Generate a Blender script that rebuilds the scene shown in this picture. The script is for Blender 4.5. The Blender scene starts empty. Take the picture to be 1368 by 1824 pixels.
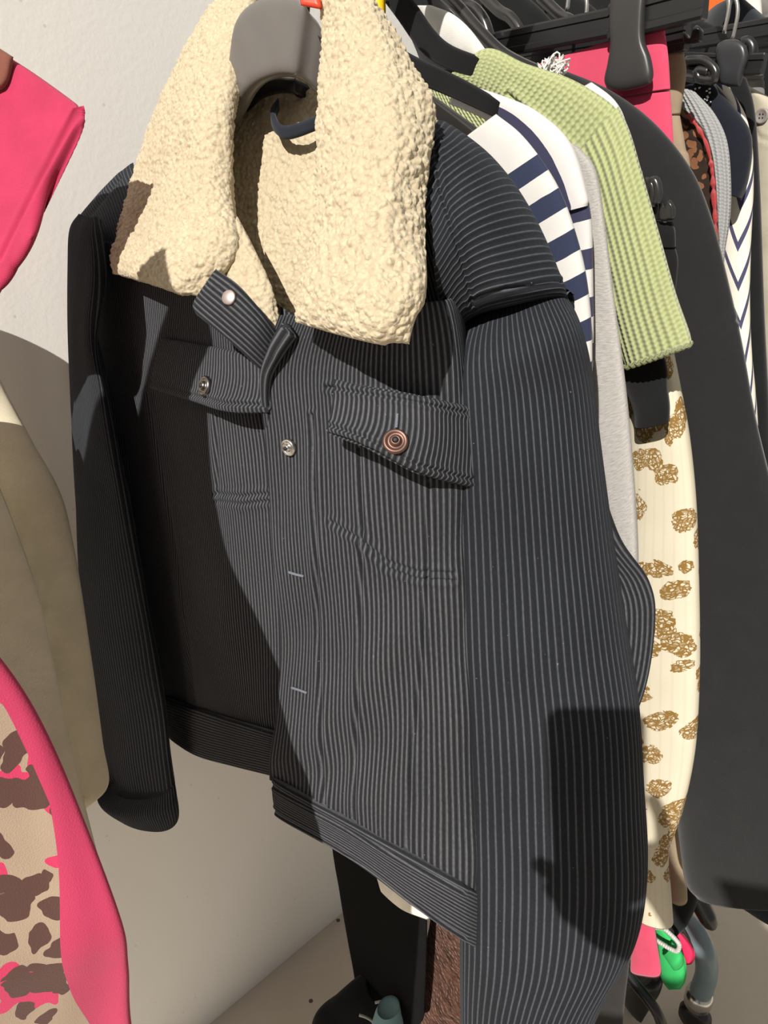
import bpy, math, random
import numpy as np
from mathutils import Vector
random.seed(4)
SC = bpy.context.scene
COL = SC.collection
# ------------------------------------------------------------------ frame
F = 1327.0; PIT = math.radians(25); CZ = 1.45
cP, sP = math.cos(PIT), math.sin(PIT)
O = np.array([0, 0, CZ])
A46 = math.radians(46)
RV = np.array([math.sin(A46), math.cos(A46), 0.0])      # along the rail, away from the viewer
NV = np.array([-math.cos(A46), math.sin(A46), 0.0])     # towards the wall
RJV = np.array([.627, .779, 0]); RJ = .428              # plane in which the jacket hangs
WALL_N = .84
SUN = np.array([.15, .3545, -.304]); SUN /= np.linalg.norm(SUN)

def ray(px, py):
    u = (px - 684) / F; v = (py - 912) / F
    return np.array([u, cP - v * sP, -sP - v * cP])
def J(px, py, off=0.0):                                  # a point of the jacket, off = metres behind its hanging plane
    d = ray(px, py); return O + d * ((RJ + off) / (d @ RJV))
def G(px, py, R):                                        # a point of a garment hanging R metres along the rail
    d = ray(px, py); return O + d * (R / (d @ RV))
def T(px, py, t): return O + ray(px, py) * t
def YP(px, py, Y):
    d = ray(px, py); return O + d * (Y / d[1])
def RN(R, n, z): return np.array([RV[0] * R + NV[0] * n, RV[1] * R + NV[1] * n, z])
def proj(P):
    q = P - O; f = q[..., 1] * cP - q[..., 2] * sP; up = q[..., 1] * sP + q[..., 2] * cP
    return 684 + F * q[..., 0] / f, 912 - F * up / f, f

# ------------------------------------------------------------------ numpy noise
def _hash(ix, iy, iz, k=0):
    n = (ix * 374761393 + iy * 668265263 + iz * 2147483647 + k * 974634777) & 0xffffffff
    n = ((n ^ (n >> 13)) * 1274126177) & 0xffffffff
    n = ((n ^ (n >> 16)) * 2246822519) & 0xffffffff
    return ((n ^ (n >> 15)) & 0xffffff) / float(0xffffff)
def vnoise(P, k=0):
    i = np.floor(P).astype(np.int64); f = P - i; f = f * f * (3 - 2 * f); r = 0
    for a in (0, 1):
        for b in (0, 1):
            for c in (0, 1):
                w = (f[:, 0] if a else 1 - f[:, 0]) * (f[:, 1] if b else 1 - f[:, 1]) * (f[:, 2] if c else 1 - f[:, 2])
                r = r + w * _hash(i[:, 0] + a, i[:, 1] + b, i[:, 2] + c, k)
    return r * 2 - 1
def worley(P, k=0):
    i = np.floor(P).astype(np.int64); best = np.full(len(P), 9.0)
    for a in (-1, 0, 1):
        for b in (-1, 0, 1):
            for c in (-1, 0, 1):
                x, y, z = i[:, 0] + a, i[:, 1] + b, i[:, 2] + c
                q = np.stack([x + _hash(x, y, z, k), y + _hash(x, y, z, k + 1), z + _hash(x, y, z, k + 2)], 1)
                best = np.minimum(best, ((P - q) ** 2).sum(1))
    return np.sqrt(best)

# ------------------------------------------------------------------ objects
def tag(o, label=None, cat=None, group=None, kind=None):
    if label: o['label'] = label
    if cat: o['category'] = cat
    if group: o['group'] = group
    if kind: o['kind'] = kind
    return o
def thing(name, label, cat, loc, group=None):
    o = bpy.data.objects.new(name, None); COL.objects.link(o)
    o.location = Vector([float(c) for c in loc]); o.empty_display_size = .03
    return tag(o, label, cat, group)
def link(name, me, parent=None, mat=None, smooth=True):
    o = bpy.data.objects.new(name, me); COL.objects.link(o)
    if mat: me.materials.append(mat)
    if smooth: me.polygons.foreach_set('use_smooth', [True] * len(me.polygons))
    if parent is not None:
        p = parent; off = Vector((0, 0, 0))
        while p is not None: off += p.location; p = p.parent
        # vertices are in world coordinates: move them to be relative to the thing's base
        n = len(me.vertices); co = np.empty(n * 3); me.vertices.foreach_get('co', co)
        co = co.reshape(-1, 3) - np.array(off); me.vertices.foreach_set('co', co.ravel()); me.update()
        o.parent = parent
    return o
def mesh(verts, faces, uv=None, name='m'):
    me = bpy.data.meshes.new(name)
    me.from_pydata([tuple(v) for v in np.asarray(verts, float).tolist()], [], faces if isinstance(faces, list) else faces.tolist())
    if uv is not None:
        l = me.uv_layers.new(name='UVMap')
        vi = np.empty(len(me.loops), dtype=np.int32); me.loops.foreach_get('vertex_index', vi)
        l.data.foreach_set('uv', np.asarray(uv, float)[vi].ravel())
    me.update()
    return me
def crom(A, n):                                          # Catmull-Rom along axis 0, to n+1 samples
    A = np.asarray(A, float); m = len(A)
    if m == 1: return np.repeat(A, n + 1, 0)
    x = np.linspace(0, m - 1, n + 1); i = np.minimum(x.astype(int), m - 2); f = (x - i)
    f = f.reshape(-1, *([1] * (A.ndim - 1)))
    E = np.concatenate([2 * A[:1] - A[1:2], A, 2 * A[-1:] - A[-2:-1]], 0)
    p0, p1, p2, p3 = E[i], E[i + 1], E[i + 2], E[i + 3]
    return .5 * (2 * p1 + (p2 - p0) * f + (2 * p0 - 5 * p1 + 4 * p2 - p3) * f ** 2 + (3 * p1 - p0 - 3 * p2 + p3) * f ** 3)
def gridnormals(Pg):
    du = np.gradient(Pg, axis=1); dv = np.gradient(Pg, axis=0)
    N = np.cross(du, dv); N /= np.linalg.norm(N, axis=2, keepdims=True) + 1e-12
    return N
def segdist(x, y, poly):
    best = np.full(x.shape, 1e9)
    for (x0, y0), (x1, y1) in zip(poly[:-1], poly[1:]):
        dx, dy = x1 - x0, y1 - y0; L = dx * dx + dy * dy + 1e-9
        t = np.clip(((x - x0) * dx + (y - y0) * dy) / L, 0, 1)
        best = np.minimum(best, np.hypot(x - x0 - t * dx, y - y0 - t * dy))
    return best
SURF = {}
def panel(name, ctrl, nu, nv, th, mat, parent=None, disp=None, swap=False, seams=(), seamw=4.0, seamd=.0014, folds=None, pw=10, key=None, sherpa=0, uvo=(0, 0)):
    """A sheet of cloth with thickness: ctrl[row][col] are points; rounded edges; seams are stitched lines (in photo pixels)."""
    C = np.array(ctrl, float)
    Pg = crom(C, nv); Pg = np.moveaxis(crom(np.moveaxis(Pg, 1, 0), nu), 0, 1)
    N = gridnormals(Pg)
    if ((O - Pg[nv // 2, nu // 2]) @ N[nv // 2, nu // 2]) < 0: N = -N
    lu = np.concatenate([[0], np.cumsum(np.linalg.norm(np.diff(Pg, axis=1), axis=2).mean(0))])
    lv = np.concatenate([[0], np.cumsum(np.linalg.norm(np.diff(Pg, axis=0), axis=2).mean(1))])
    U, V = np.meshgrid(lu, lv)
    if folds:
        for (fu, fv, amp, k, sh) in folds:
            q = np.stack([(U * fu + V * sh).ravel(), (V * fv).ravel(), np.full(U.size, k * 7.3)], 1)
            Pg = Pg + N * (vnoise(q, k) * amp).reshape(U.shape)[..., None]
    if len(seams):
        x, y, _ = proj(Pg)
        for poly in seams:
            d = segdist(x, y, poly)
            Pg = Pg - N * (seamd * (np.exp(-(d / seamw) ** 2) - .55 * np.exp(-((d - 2.6 * seamw) / (1.6 * seamw)) ** 2)))[..., None]
        N2 = gridnormals(Pg); N = N2 * np.sign((N2 * N).sum(2, keepdims=True))
    if disp is not None: Pg = Pg + N * disp(U, V)[..., None]
    if key: SURF[key] = (Pg.reshape(-1, 3), N.reshape(-1, 3))
    a = np.linspace(-1, 1, nu + 1); b = np.linspace(-1, 1, nv + 1)
    pr = np.sqrt(np.clip(1 - np.abs(a) ** pw, 0, 1))[None, :] * np.sqrt(np.clip(1 - np.abs(b) ** pw, 0, 1))[:, None]
    Fr = Pg - N * (th / 2) * (1 - pr)[..., None]; Bk = Pg - N * (th / 2) * (1 + pr)[..., None]
    n = (nu + 1) * (nv + 1); fi = np.arange(n).reshape(nv + 1, nu + 1)
    bd = np.zeros_like(fi, bool); bd[0] = bd[-1] = True; bd[:, 0] = bd[:, -1] = True
    bi = fi.copy(); bi[~bd] = n + np.arange((~bd).sum())
    Vt = np.concatenate([Fr.reshape(-1, 3), Bk[~bd]], 0)
    Nn = np.concatenate([N.reshape(-1, 3), -N[~bd]], 0)
    uv = np.stack([V, U] if swap else [U, V], 2) + np.array(uvo)
    UVv = np.concatenate([uv.reshape(-1, 2), uv[~bd]], 0)
    if sherpa:
        w = worley(Vt / .0050, 3); w2 = worley(Vt / .0029, 9)
        h = (np.clip(1 - w, 0, 1) ** 1.0 - .45) * sherpa + (.5 - w2) * sherpa * .45
        h = h + vnoise(Vt / .02, 5) * sherpa * .5
        Vt = Vt + Nn * h[:, None]
    q = lambda I: np.stack([I[:-1, :-1], I[:-1, 1:], I[1:, 1:], I[1:, :-1]], 2).reshape(-1, 4)
    f1 = q(fi); f2 = q(bi)[:, ::-1]
    # orient
    p = Vt[f1[len(f1) // 2]]; fn = np.cross(p[1] - p[0], p[2] - p[0])
    if fn @ N[nv // 2, nu // 2] < 0: f1 = f1[:, ::-1]; f2 = f2[:, ::-1]
    return link(name, mesh(Vt, np.concatenate([f1, f2], 0), UVv, name), parent, mat)
def surf(key, px, py, lift=0.0):                          # the point of a built sheet seen at a pixel, with its normal
    P, N = SURF[key]; x, y, _ = proj(P); i = np.argmin((x - px) ** 2 + (y - py) ** 2)
    return P[i] + N[i] * lift, N[i]
def tube(name, rows, nA, nL, mat, parent=None, ex=2.0, folds=None, seams=(), seamw=4.0, seamd=.0012, back=None, swap=False, caps=(True, True), uvo=(0, 0), key=None, along=False):
    """A closed cloth tube: each row is (left point, right point, half thickness). folds: (freq around, freq along, amplitude, seed, shear)."""
    L = crom([r[0] for r in rows], nL); R = crom([r[1] for r in rows], nL); th = crom([[r[2]] for r in rows], nL)[:, 0]
    th = np.maximum(th, .001)
    C = (L + R) / 2; Hh = (R - L) / 2
    tan = np.gradient(C, axis=0)
    Dh = O - C; Dh[:, 2] *= along; Dh /= np.linalg.norm(Dh, axis=1, keepdims=True)
    ang = np.linspace(0, 2 * math.pi, nA + 1)             # starts at the left edge, goes over the front
    ca = -np.cos(ang); sa = np.sin(ang); sp = lambda x, e: np.sign(x) * np.abs(x) ** (2 / e)
    ca, sa = sp(ca, ex), sp(sa, ex)
    Pg = C[:, None] + Hh[:, None] * ca[None, :, None] + Dh[:, None] * (th[:, None] * sa[None])[..., None]
    lu = np.concatenate([[0], np.cumsum(np.linalg.norm(np.diff(Pg, axis=1), axis=2).mean(0))])
    lv = np.concatenate([[0], np.cumsum(np.linalg.norm(np.diff(C, axis=0), axis=1))])
    U, V = np.meshgrid(lu, lv)
    du = np.roll(Pg[:, :-1], -1, 1) - np.roll(Pg[:, :-1], 1, 1); du = np.concatenate([du, du[:, :1]], 1)
    Nn = np.cross(du, np.gradient(Pg, axis=0)); Nn /= np.linalg.norm(Nn, axis=2, keepdims=True) + 1e-9
    if (Nn[nL // 2] * (Pg[nL // 2] - C[nL // 2])).sum() < 0: Nn = -Nn
    if folds:
        per = lu[-1]
        for (fu, fv, amp, k, sh) in folds:
            r = per * fu / (2 * math.pi); a2 = ang[None] + V * sh
            q = np.stack([(np.cos(a2) * r).ravel(), (np.sin(a2) * r).ravel(), (V * fv).ravel()], 1)
            Pg = Pg + Nn * (vnoise(q + k * 5.1, k) * amp).reshape(U.shape)[..., None]
    if len(seams):
        x, y, _ = proj(Pg)
        for poly in seams:
            d = segdist(x, y, poly); d = np.where(sa[None] > -.02, d, 1e9)
            Pg = Pg - Nn * (seamd * (np.exp(-(d / seamw) ** 2) - .55 * np.exp(-((d - 2.6 * seamw) / (1.6 * seamw)) ** 2)))[..., None]
    if key: SURF[key] = (Pg[:, :nA // 2].reshape(-1, 3), Nn[:, :nA // 2].reshape(-1, 3))
    n = (nL + 1) * (nA + 1); I = np.arange(n).reshape(nL + 1, nA + 1)
    fc = np.stack([I[:-1, :-1], I[:-1, 1:], I[1:, 1:], I[1:, :-1]], 2).reshape(-1, 4)
    p = Pg.reshape(-1, 3)[fc[nA // 4]]; fn = np.cross(p[1] - p[0], p[2] - p[0])
    flip = fn @ Nn[0, nA // 4] < 0
    if flip: fc = fc[:, ::-1]
    faces = fc.tolist(); Vt = [Pg.reshape(-1, 3)]; uv = np.stack([V, U] if swap else [U, V], 2) + np.array(uvo); uvs = [uv.reshape(-1, 2)]
    nx = n
    for e, row in ((0, 0), (1, nL)):
        if not caps[e]: continue
        depth = tan[row] / (np.linalg.norm(tan[row]) + 1e-9) * (0.004 if e == 0 else -0.012)
        inner = C[row] + (Pg[row] - C[row]) * .9 + depth
        Vt.append(inner); uvs.append(uv[row]); Vt.append((C[row] + depth * (1 if e == 0 else 2))[None]); uvs.append(uv[row][:1])
        for k in range(nA):
            q = [int(I[row, k]), int(I[row, k + 1]), nx + k + 1, nx + k]; t_ = [nx + k, nx + k + 1, nx + nA + 1]
            fl = (e == 0) != flip
            # outward winding
            faces.append(q if (e == 1) != flip else q[::-1]); faces.append(t_ if (e == 1) != flip else t_[::-1])
        nx += nA + 2
    return link(name, mesh(np.concatenate(Vt, 0), faces, np.concatenate(uvs, 0), name), parent, mat)
def pipe(name, pts, r, mat, parent=None, n=12, seg=8, rr=None):
    """A round rod through points."""
    C = crom(np.array(pts, float), seg * (len(pts) - 1)); m = len(C)
    t = np.gradient(C, axis=0); t /= np.linalg.norm(t, axis=1, keepdims=True)
    ref = np.array([0, 0, 1.0]) if abs(t[0][2]) < .9 else np.array([1.0, 0, 0])
    V = []; x = np.cross(t[0], ref)
    for i in range(m):
        x = x - t[i] * (x @ t[i]); x /= np.linalg.norm(x); y = np.cross(t[i], x)
        ri = r if rr is None else np.interp(i / (m - 1), np.linspace(0, 1, len(rr)), rr)
        for k in range(n): a = 2 * math.pi * k / n; V.append(C[i] + (x * math.cos(a) + y * math.sin(a)) * ri)
    fs = []
    for i in range(m - 1):
        for k in range(n): fs.append([i * n + k, i * n + (k + 1) % n, (i + 1) * n + (k + 1) % n, (i + 1) * n + k])
    fs.append(list(range(n))[::-1]); fs.append([(m - 1) * n + k for k in range(n)])
    uv = np.array([[(i % n) / n * 2 * math.pi * r, (i // n) * .01] for i in range(len(V))])
    return link(name, mesh(V, fs, uv, name), parent, mat)
def lathe(name, prof, c, axis, mat, parent=None, n=28):
    """A turned piece: prof is (radius, height along axis)."""
    axis = np.array(axis, float); axis /= np.linalg.norm(axis)
    ref = np.array([0, 0, 1.0]) if abs(axis[2]) < .9 else np.array([1.0, 0, 0])
    x = np.cross(axis, ref); x /= np.linalg.norm(x); y = np.cross(axis, x); V = []; fs = []
    for r, h in prof:
        for k in range(n): a = 2 * math.pi * k / n; V.append(np.array(c) + axis * h + (x * math.cos(a) + y * math.sin(a)) * max(r, 1e-5))
    for i in range(len(prof) - 1):
        for k in range(n): fs.append([i * n + k, i * n + (k + 1) % n, (i + 1) * n + (k + 1) % n, (i + 1) * n + k])
    fs.append(list(range(n))[::-1]); fs.append([(len(prof) - 1) * n + k for k in range(n)])
    return link(name, mesh(V, fs, None, name), parent, mat)
def bar(name, A, B, h, w, mat, parent=None, bev=.0015):
    """A straight moulded bar from A to B, h tall and w deep, with a chamfer and a groove along its face."""
    A, B = np.array(A, float), np.array(B, float); t = B - A; t /= np.linalg.norm(t)
    up = np.array([0, 0, 1.0]); up = up - t * (up @ t); up /= np.linalg.norm(up); d = np.cross(t, up)
    if (O - A) @ d < 0: d = -d
    sec = [(-.5, -.42), (-.42, -.5), (.42, -.5), (.5, -.42), (.5, .42), (.42, .5), (.2, .5), (.16, .36), (-.2, .36), (-.24, .5), (-.42, .5), (-.5, .42)]
    V = []; n = len(sec)
    for p, s in ((A, .94), (A + t * bev, 1), (B - t * bev, 1), (B, .94)):
        for a, b in sec: V.append(p + up * a * h * s + d * b * w * s)
    fs = []
    for i in range(3):
        for k in range(n): fs.append([i * n + k, i * n + (k + 1) % n, (i + 1) * n + (k + 1) % n, (i + 1) * n + k])
    fs.append(list(range(n))[::-1]); fs.append([3 * n + k for k in range(n)])
    me = mesh(V, fs, None, name)
    import bmesh
    bm = bmesh.new(); bm.from_mesh(me); bmesh.ops.recalc_face_normals(bm, faces=bm.faces); bm.to_mesh(me); bm.free()
    return link(name, me, parent, mat, smooth=False)

# ------------------------------------------------------------------ materials
class NT:
    def __init__(s, name):
        s.m = bpy.data.materials.new(name); s.m.use_nodes = True; s.t = s.m.node_tree; s.b = s.t.nodes['Principled BSDF']
    def n(s, typ, **kw):
        o = s.t.nodes.new(typ)
        for k, v in kw.items():
            if k.startswith('_'): setattr(o, k[1:], v)
            else: o.inputs[k.replace('__', ' ')].default_value = v
        return o
    def l(s, a, b): s.t.links.new(a, b)
    def math(s, op, a, b=None, clamp=False):
        o = s.t.nodes.new('ShaderNodeMath'); o.operation = op; o.use_clamp = clamp
        for i, v in enumerate((a, b)):
            if v is None: continue
            if isinstance(v, (int, float)): o.inputs[i].default_value = v
            else: s.l(v, o.inputs[i])
        return o.outputs[0]
    def mix(s, f, a, b):
        o = s.t.nodes.new('ShaderNodeMix'); o.data_type = 'RGBA'
        for i, v in ((0, f), (6, a), (7, b)):
            if isinstance(v, (int, float)): o.inputs[i].default_value = v
            elif isinstance(v, tuple): o.inputs[i].default_value = (*v, 1) if len(v) == 3 else v
            else: s.l(v, o.inputs[i])
        return o.outputs[2]
    def ramp(s, f, stops):
        o = s.t.nodes.new('ShaderNodeValToRGB'); e = o.color_ramp.elements
        while len(e) < len(stops): e.new(.5)
        for i, (p, c) in enumerate(stops): e[i].position = p; e[i].color = (*c, 1) if isinstance(c, tuple) else (c, c, c, 1)
        s.l(f, o.inputs[0]); return o.outputs[0]
    def uv(s):
        o = s.t.nodes.new('ShaderNodeUVMap'); o.uv_map = 'UVMap'; x = s.t.nodes.new('ShaderNodeSeparateXYZ'); s.l(o.outputs[0], x.inputs[0])
        return o.outputs[0], x.outputs[0], x.outputs[1]
    def obj(s): return s.t.nodes.new('ShaderNodeTexCoord').outputs['Object']
    def noise(s, vec, scale, detail=3, rough=.5, out=0):
        o = s.n('ShaderNodeTexNoise', Scale=scale, Detail=detail, Roughness=rough); s.l(vec, o.inputs['Vector']); return o.outputs[out]
    def voro(s, vec, scale, feat='F1', rnd=1.0, out='Distance'):
        o = s.n('ShaderNodeTexVoronoi', Scale=scale); o.feature = feat; o.inputs['Randomness'].default_value = rnd; s.l(vec, o.inputs['Vector']); return o.outputs[out]
    def vmul(s, vec, k):
        o = s.t.nodes.new('ShaderNodeMapping'); o.inputs['Scale'].default_value = k; s.l(vec, o.inputs[0]); return o.outputs[0]
    def bump(s, h, strength=.5, dist=.001):
        o = s.n('ShaderNodeBump', Strength=strength, Distance=dist); s.l(h, o.inputs['Height']); s.l(o.outputs[0], s.b.inputs['Normal']); return o
    def set(s, col=None, rough=.8, metal=0, sheen=0, spec=.3, stint=None):
        if col is not None:
            if isinstance(col, tuple): s.b.inputs['Base Color'].default_value = (*col, 1)
            else: s.l(col, s.b.inputs['Base Color'])
        s.b.inputs['Roughness'].default_value = rough; s.b.inputs['Metallic'].default_value = metal
        s.b.inputs['Sheen Weight'].default_value = sheen; s.b.inputs['Specular IOR Level'].default_value = spec
        if stint: s.b.inputs['Sheen Tint'].default_value = (*stint, 1)
        return s.m
def lin(r, g, b): return tuple((x / 255 / 12.92) if x <= 10 else (((x / 255) + .055) / 1.055) ** 2.4 for x in (r, g, b))

def m_cloth(name, col, rough=.9, sheen=.1, weave=5200, ws=.25, blot=.12, spec=.2):
    t = NT(name); v, x, y = t.uv(); o = t.obj()
    a = t.math('SINE', t.math('MULTIPLY', x, weave)); b = t.math('SINE', t.math('MULTIPLY', y, weave))
    n = t.noise(o, 30, 4); h = t.math('ADD', t.math('MULTIPLY', t.math('MULTIPLY', a, b), .4), t.math('MULTIPLY', n, 1.2))
    t.bump(h, ws, .0012)
    c2 = tuple(c * (1 - blot) for c in col); c3 = tuple(min(1, c * (1 + blot)) for c in col)
    return t.set(t.mix(t.ramp(n, [(.3, 0.0), (.7, 1.0)]), c2, c3), rough, sheen=sheen, spec=spec)
def m_cord(name, p=.0035, dark=(.0058, .0062, .0076), light=(.165, .167, .18), sharp=3.0, amp=.0011):
    t = NT(name); v, x, y = t.uv(); o = t.obj()
    wob = t.math('MULTIPLY', t.math('SUBTRACT', t.noise(t.vmul(v, (14, 9, 1)), 1, 2), .5), .0016)
    xx = t.math('ADD', x, wob)
    w = t.math('ADD', t.math('MULTIPLY', t.math('COSINE', t.math('MULTIPLY', xx, 2 * math.pi / p)), .5), .5)
    h = t.math('POWER', t.math('ABSOLUTE', t.math('SINE', t.math('MULTIPLY', xx, math.pi / p))), .55)
    line = t.math('POWER', w, sharp)  # pale lines: sun sheen on the cords, put into the colour
    fuzz = t.noise(t.vmul(v, (900, 260, 1)), 1, 3, .6)
    big = t.noise(o, 11, 3)
    f = t.math('MULTIPLY', line, t.math('ADD', t.math('MULTIPLY', fuzz, .9), t.math('MULTIPLY', big, .5)), clamp=True)
    base = t.mix(big, tuple(c * .8 for c in dark), tuple(c * 2.2 for c in dark))
    base = t.mix(t.math('MULTIPLY', fuzz, .35), base, tuple(c * .35 for c in light))
    speck = t.math('GREATER_THAN', t.noise(t.vmul(v, (420, 420, 1)), 1, 1), .80)
    col = t.mix(f, base, light); col = t.mix(t.math('MULTIPLY', speck, .5), col, (.3, .3, .3))
    t.bump(t.math('ADD', h, t.math('MULTIPLY', fuzz, .25)), .8, amp)
    return t.set(col, .95, sheen=.05, spec=.05, stint=(.6, .66, .8))
def m_sherpa():
    t = NT('cream sherpa'); o = t.obj()
    n = t.noise(o, 260, 3); w = t.voro(o, 330)
    big = t.noise(o, 22, 3)
    c = t.mix(big, (.43, .37, .25), (.56, .495, .355))
    c = t.mix(t.ramp(w, [(.25, 0.0), (.75, 1.0)]), c, (.44, .36, .25))
    t.bump(t.math('ADD', t.math('MULTIPLY', w, -1), n), .55, .0016)
    return t.set(c, 1, sheen=.2, spec=.05, stint=(1, .95, .85))
def m_stripe(name, p, duty, a, b, axis='y', start=None, off=0.0, tilt=0.0):
    t = NT(name); v, x, y = t.uv(); q = y if axis == 'y' else x; other = x if axis == 'y' else y
    if tilt: q = t.math('ADD', q, t.math('MULTIPLY', other, tilt))
    n = t.noise(t.obj(), 25, 3)
    q2 = t.math('ADD', t.math('ADD', q, off), t.math('MULTIPLY', n, .004))
    fr = t.math('FRACT', t.math('DIVIDE', q2, p)); s = t.math('LESS_THAN', fr, duty)
    if start is not None: s = t.math('MULTIPLY', s, t.math('GREATER_THAN', q, start))
    k = t.noise(t.vmul(v, (1600, 1600, 1)), 1, 2)
    t.bump(t.math('ADD', t.math('MULTIPLY', k, .3), t.math('MULTIPLY', n, 1)), .3, .0015)
    aa = t.mix(n, a, tuple(c * .86 for c in a))
    return t.set(t.mix(s, aa, b), .9, sheen=.1, spec=.15)
def m_rib(name, col, dark, p=.0066, holes=.0042, swap=False):
    t = NT(name); v, x, y = t.uv()
    if swap: x, y = y, x
    r = t.math('ADD', t.math('MULTIPLY', t.math('COSINE', t.math('MULTIPLY', x, 2 * math.pi / p)), .5), .5)
    s = t.math('ADD', t.math('MULTIPLY', t.math('COSINE', t.math('MULTIPLY', y, 2 * math.pi / holes)), .5), .5)
    n = t.noise(t.obj(), 20, 3)
    hole = t.math('MULTIPLY', t.math('POWER', t.math('SUBTRACT', 1, r), 2.0), t.math('POWER', s, 1.2))
    c = t.mix(n, tuple(k * .93 for k in col), tuple(min(1, k * 1.06) for k in col))
    c = t.mix(t.math('MULTIPLY', hole, .75), c, dark)
    t.bump(t.math('ADD', r, t.math('MULTIPLY', t.math('MULTIPLY', s, .35), r)), .8, .0016)
    return t.set(c, .95, sheen=.2, spec=.1)
def m_toile():
    t = NT('cream toile print'); v, x, y = t.uv(); vv = t.vmul(v, (1, 1, 1))
    nz = t.n('ShaderNodeTexNoise', Scale=60, Detail=3); t.l(v, nz.inputs['Vector'])
    off = t.n('ShaderNodeVectorMath'); off.operation = 'MULTIPLY_ADD'; off.inputs[1].default_value = (.016, .016, 0); t.l(nz.outputs['Color'], off.inputs[0]); t.l(v, off.inputs[2])
    spots = t.voro(off.outputs[0], 34, rnd=.85)
    motif = t.math('LESS_THAN', spots, .46)
    edge = t.voro(off.outputs[0], 260, feat='DISTANCE_TO_EDGE')
    ln = t.math('LESS_THAN', edge, .13)
    sm = t.math('GREATER_THAN', t.noise(v, 190, 2), .50)
    m = t.math('MULTIPLY', motif, t.math('MAXIMUM', ln, t.math('MULTIPLY', sm, .7)))
    n = t.noise(t.obj(), 18, 3)
    thr = t.math('MULTIPLY', t.math('POWER', t.math('ADD', t.math('MULTIPLY', t.math('COSINE', t.math('MULTIPLY', x, 700)), .5), .5), 8), .25)
    c = t.mix(n, lin(192, 184, 162), lin(206, 198, 180)); c = t.mix(thr, c, lin(176, 166, 140)); c = t.mix(m, c, lin(128, 98, 48))
    t.bump(n, .3, .003); return t.set(c, .8, spec=.2)
def m_leopard_kaftan():
    t = NT('pink leopard cotton'); v, x, y = t.uv(); o = t.obj()
    nz = t.n('ShaderNodeTexNoise', Scale=48, Detail=2); t.l(v, nz.inputs['Vector'])
    of = t.n('ShaderNodeVectorMath'); of.operation = 'MULTIPLY_ADD'; of.inputs[1].default_value = (.026, .026, 0); t.l(nz.outputs['Color'], of.inputs[0]); t.l(v, of.inputs[2])
    d = t.voro(t.vmul(of.outputs[0], (1, .78, 1)), 66, rnd=.9); br = t.math('LESS_THAN', d, .46)
    pk = t.math('GREATER_THAN', t.noise(t.vmul(v, (1, .8, 1)), 30, 2), .575)
    n = t.noise(o, 14, 3)
    be = t.mix(n, lin(142, 122, 104), lin(168, 147, 127)); c = t.mix(pk, be, lin(190, 54, 90)); c = t.mix(br, c, lin(84, 58, 52))
    at = t.n('ShaderNodeAttribute'); at.attribute_name = 'band'
    lim = at.outputs['Fac']
    c = t.mix(t.math('GREATER_THAN', lim, .5), c, t.mix(n, lin(170, 50, 82), lin(186, 60, 94)))
    k = t.noise(t.vmul(v, (1400, 1400, 1)), 1, 2)
    t.bump(t.math('ADD', t.math('MULTIPLY', k, .3), t.noise(o, 9, 4)), .4, .003)
    return t.set(c, .85, spec=.2, sheen=.1)
def m_leopard_dark():
    t = NT('brown leopard knit'); v, x, y = t.uv()
    nn = t.n('ShaderNodeTexNoise', Scale=70); t.l(v, nn.inputs['Vector']); of = t.n('ShaderNodeVectorMath'); of.operation = 'MULTIPLY_ADD'; of.inputs[1].default_value = (.012, .012, 0); t.l(nn.outputs['Color'], of.inputs[0]); t.l(v, of.inputs[2])
    d = t.voro(t.vmul(of.outputs[0], (1, .6, 1)), 125); n = t.noise(v, 60, 3)
    c = t.mix(n, (.012, .008, .007), (.035, .022, .016)); c = t.mix(t.math('LESS_THAN', d, .47), c, (.17, .075, .035))
    t.bump(d, .5, .002); return t.set(c, .95, sheen=.1, spec=.1)
def m_chevron():
    t = NT('cream chevron print'); v, x, y = t.uv()
    tri = t.math('ABSOLUTE', t.math('SUBTRACT', t.math('FRACT', t.math('DIVIDE', x, .075)), .5))
    q = t.math('ADD', t.math('DIVIDE', y, .05), t.math('MULTIPLY', tri, 4.0)); f = t.math('LESS_THAN', t.math('FRACT', q), .25)
    n = t.noise(t.obj(), 20, 3); t.bump(n, .4, .004)
    return t.set(t.mix(f, t.mix(n, lin(206, 200, 186), lin(220, 215, 205)), lin(66, 66, 92)), .85, spec=.2)
def m_plain(name, col, rough=.4, metal=0, spec=.5, nz=.05, sc=40, bs=.05):
    t = NT(name); n = t.noise(t.obj(), sc, 3)
    t.bump(n, bs, .001); return t.set(t.mix(n, tuple(c * (1 - nz * 3) for c in col), tuple(min(1, c * (1 + nz * 3)) for c in col)), rough, metal, spec=spec)
def m_wall():
    t = NT('painted wall'); o = t.obj(); n = t.noise(o, 3, 4); f = t.noise(o, 160, 3); sp = t.voro(o, 30)
    c = t.mix(n, (.88, .86, .82), (.92, .90, .865)); c = t.mix(t.math('MULTIPLY', t.math('LESS_THAN', sp, .05), .35), c, (.5, .45, .4))
    t.bump(f, .25, .0008); return t.set(c, .75, spec=.25)
def m_floor():
    t = NT('worn screed floor'); o = t.obj(); n = t.noise(o, 4, 5); f = t.noise(o, 40, 5, .65); sp = t.voro(o, 14)
    c = t.mix(n, (.56, .49, .40), (.74, .66, .55)); c = t.mix(t.math('MULTIPLY', f, .35), c, (.46, .41, .34)); c = t.mix(t.math('LESS_THAN', sp, .06), c, (.10, .08, .07))
    t.bump(f, .2, .002); return t.set(c, .55, spec=.4)
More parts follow.
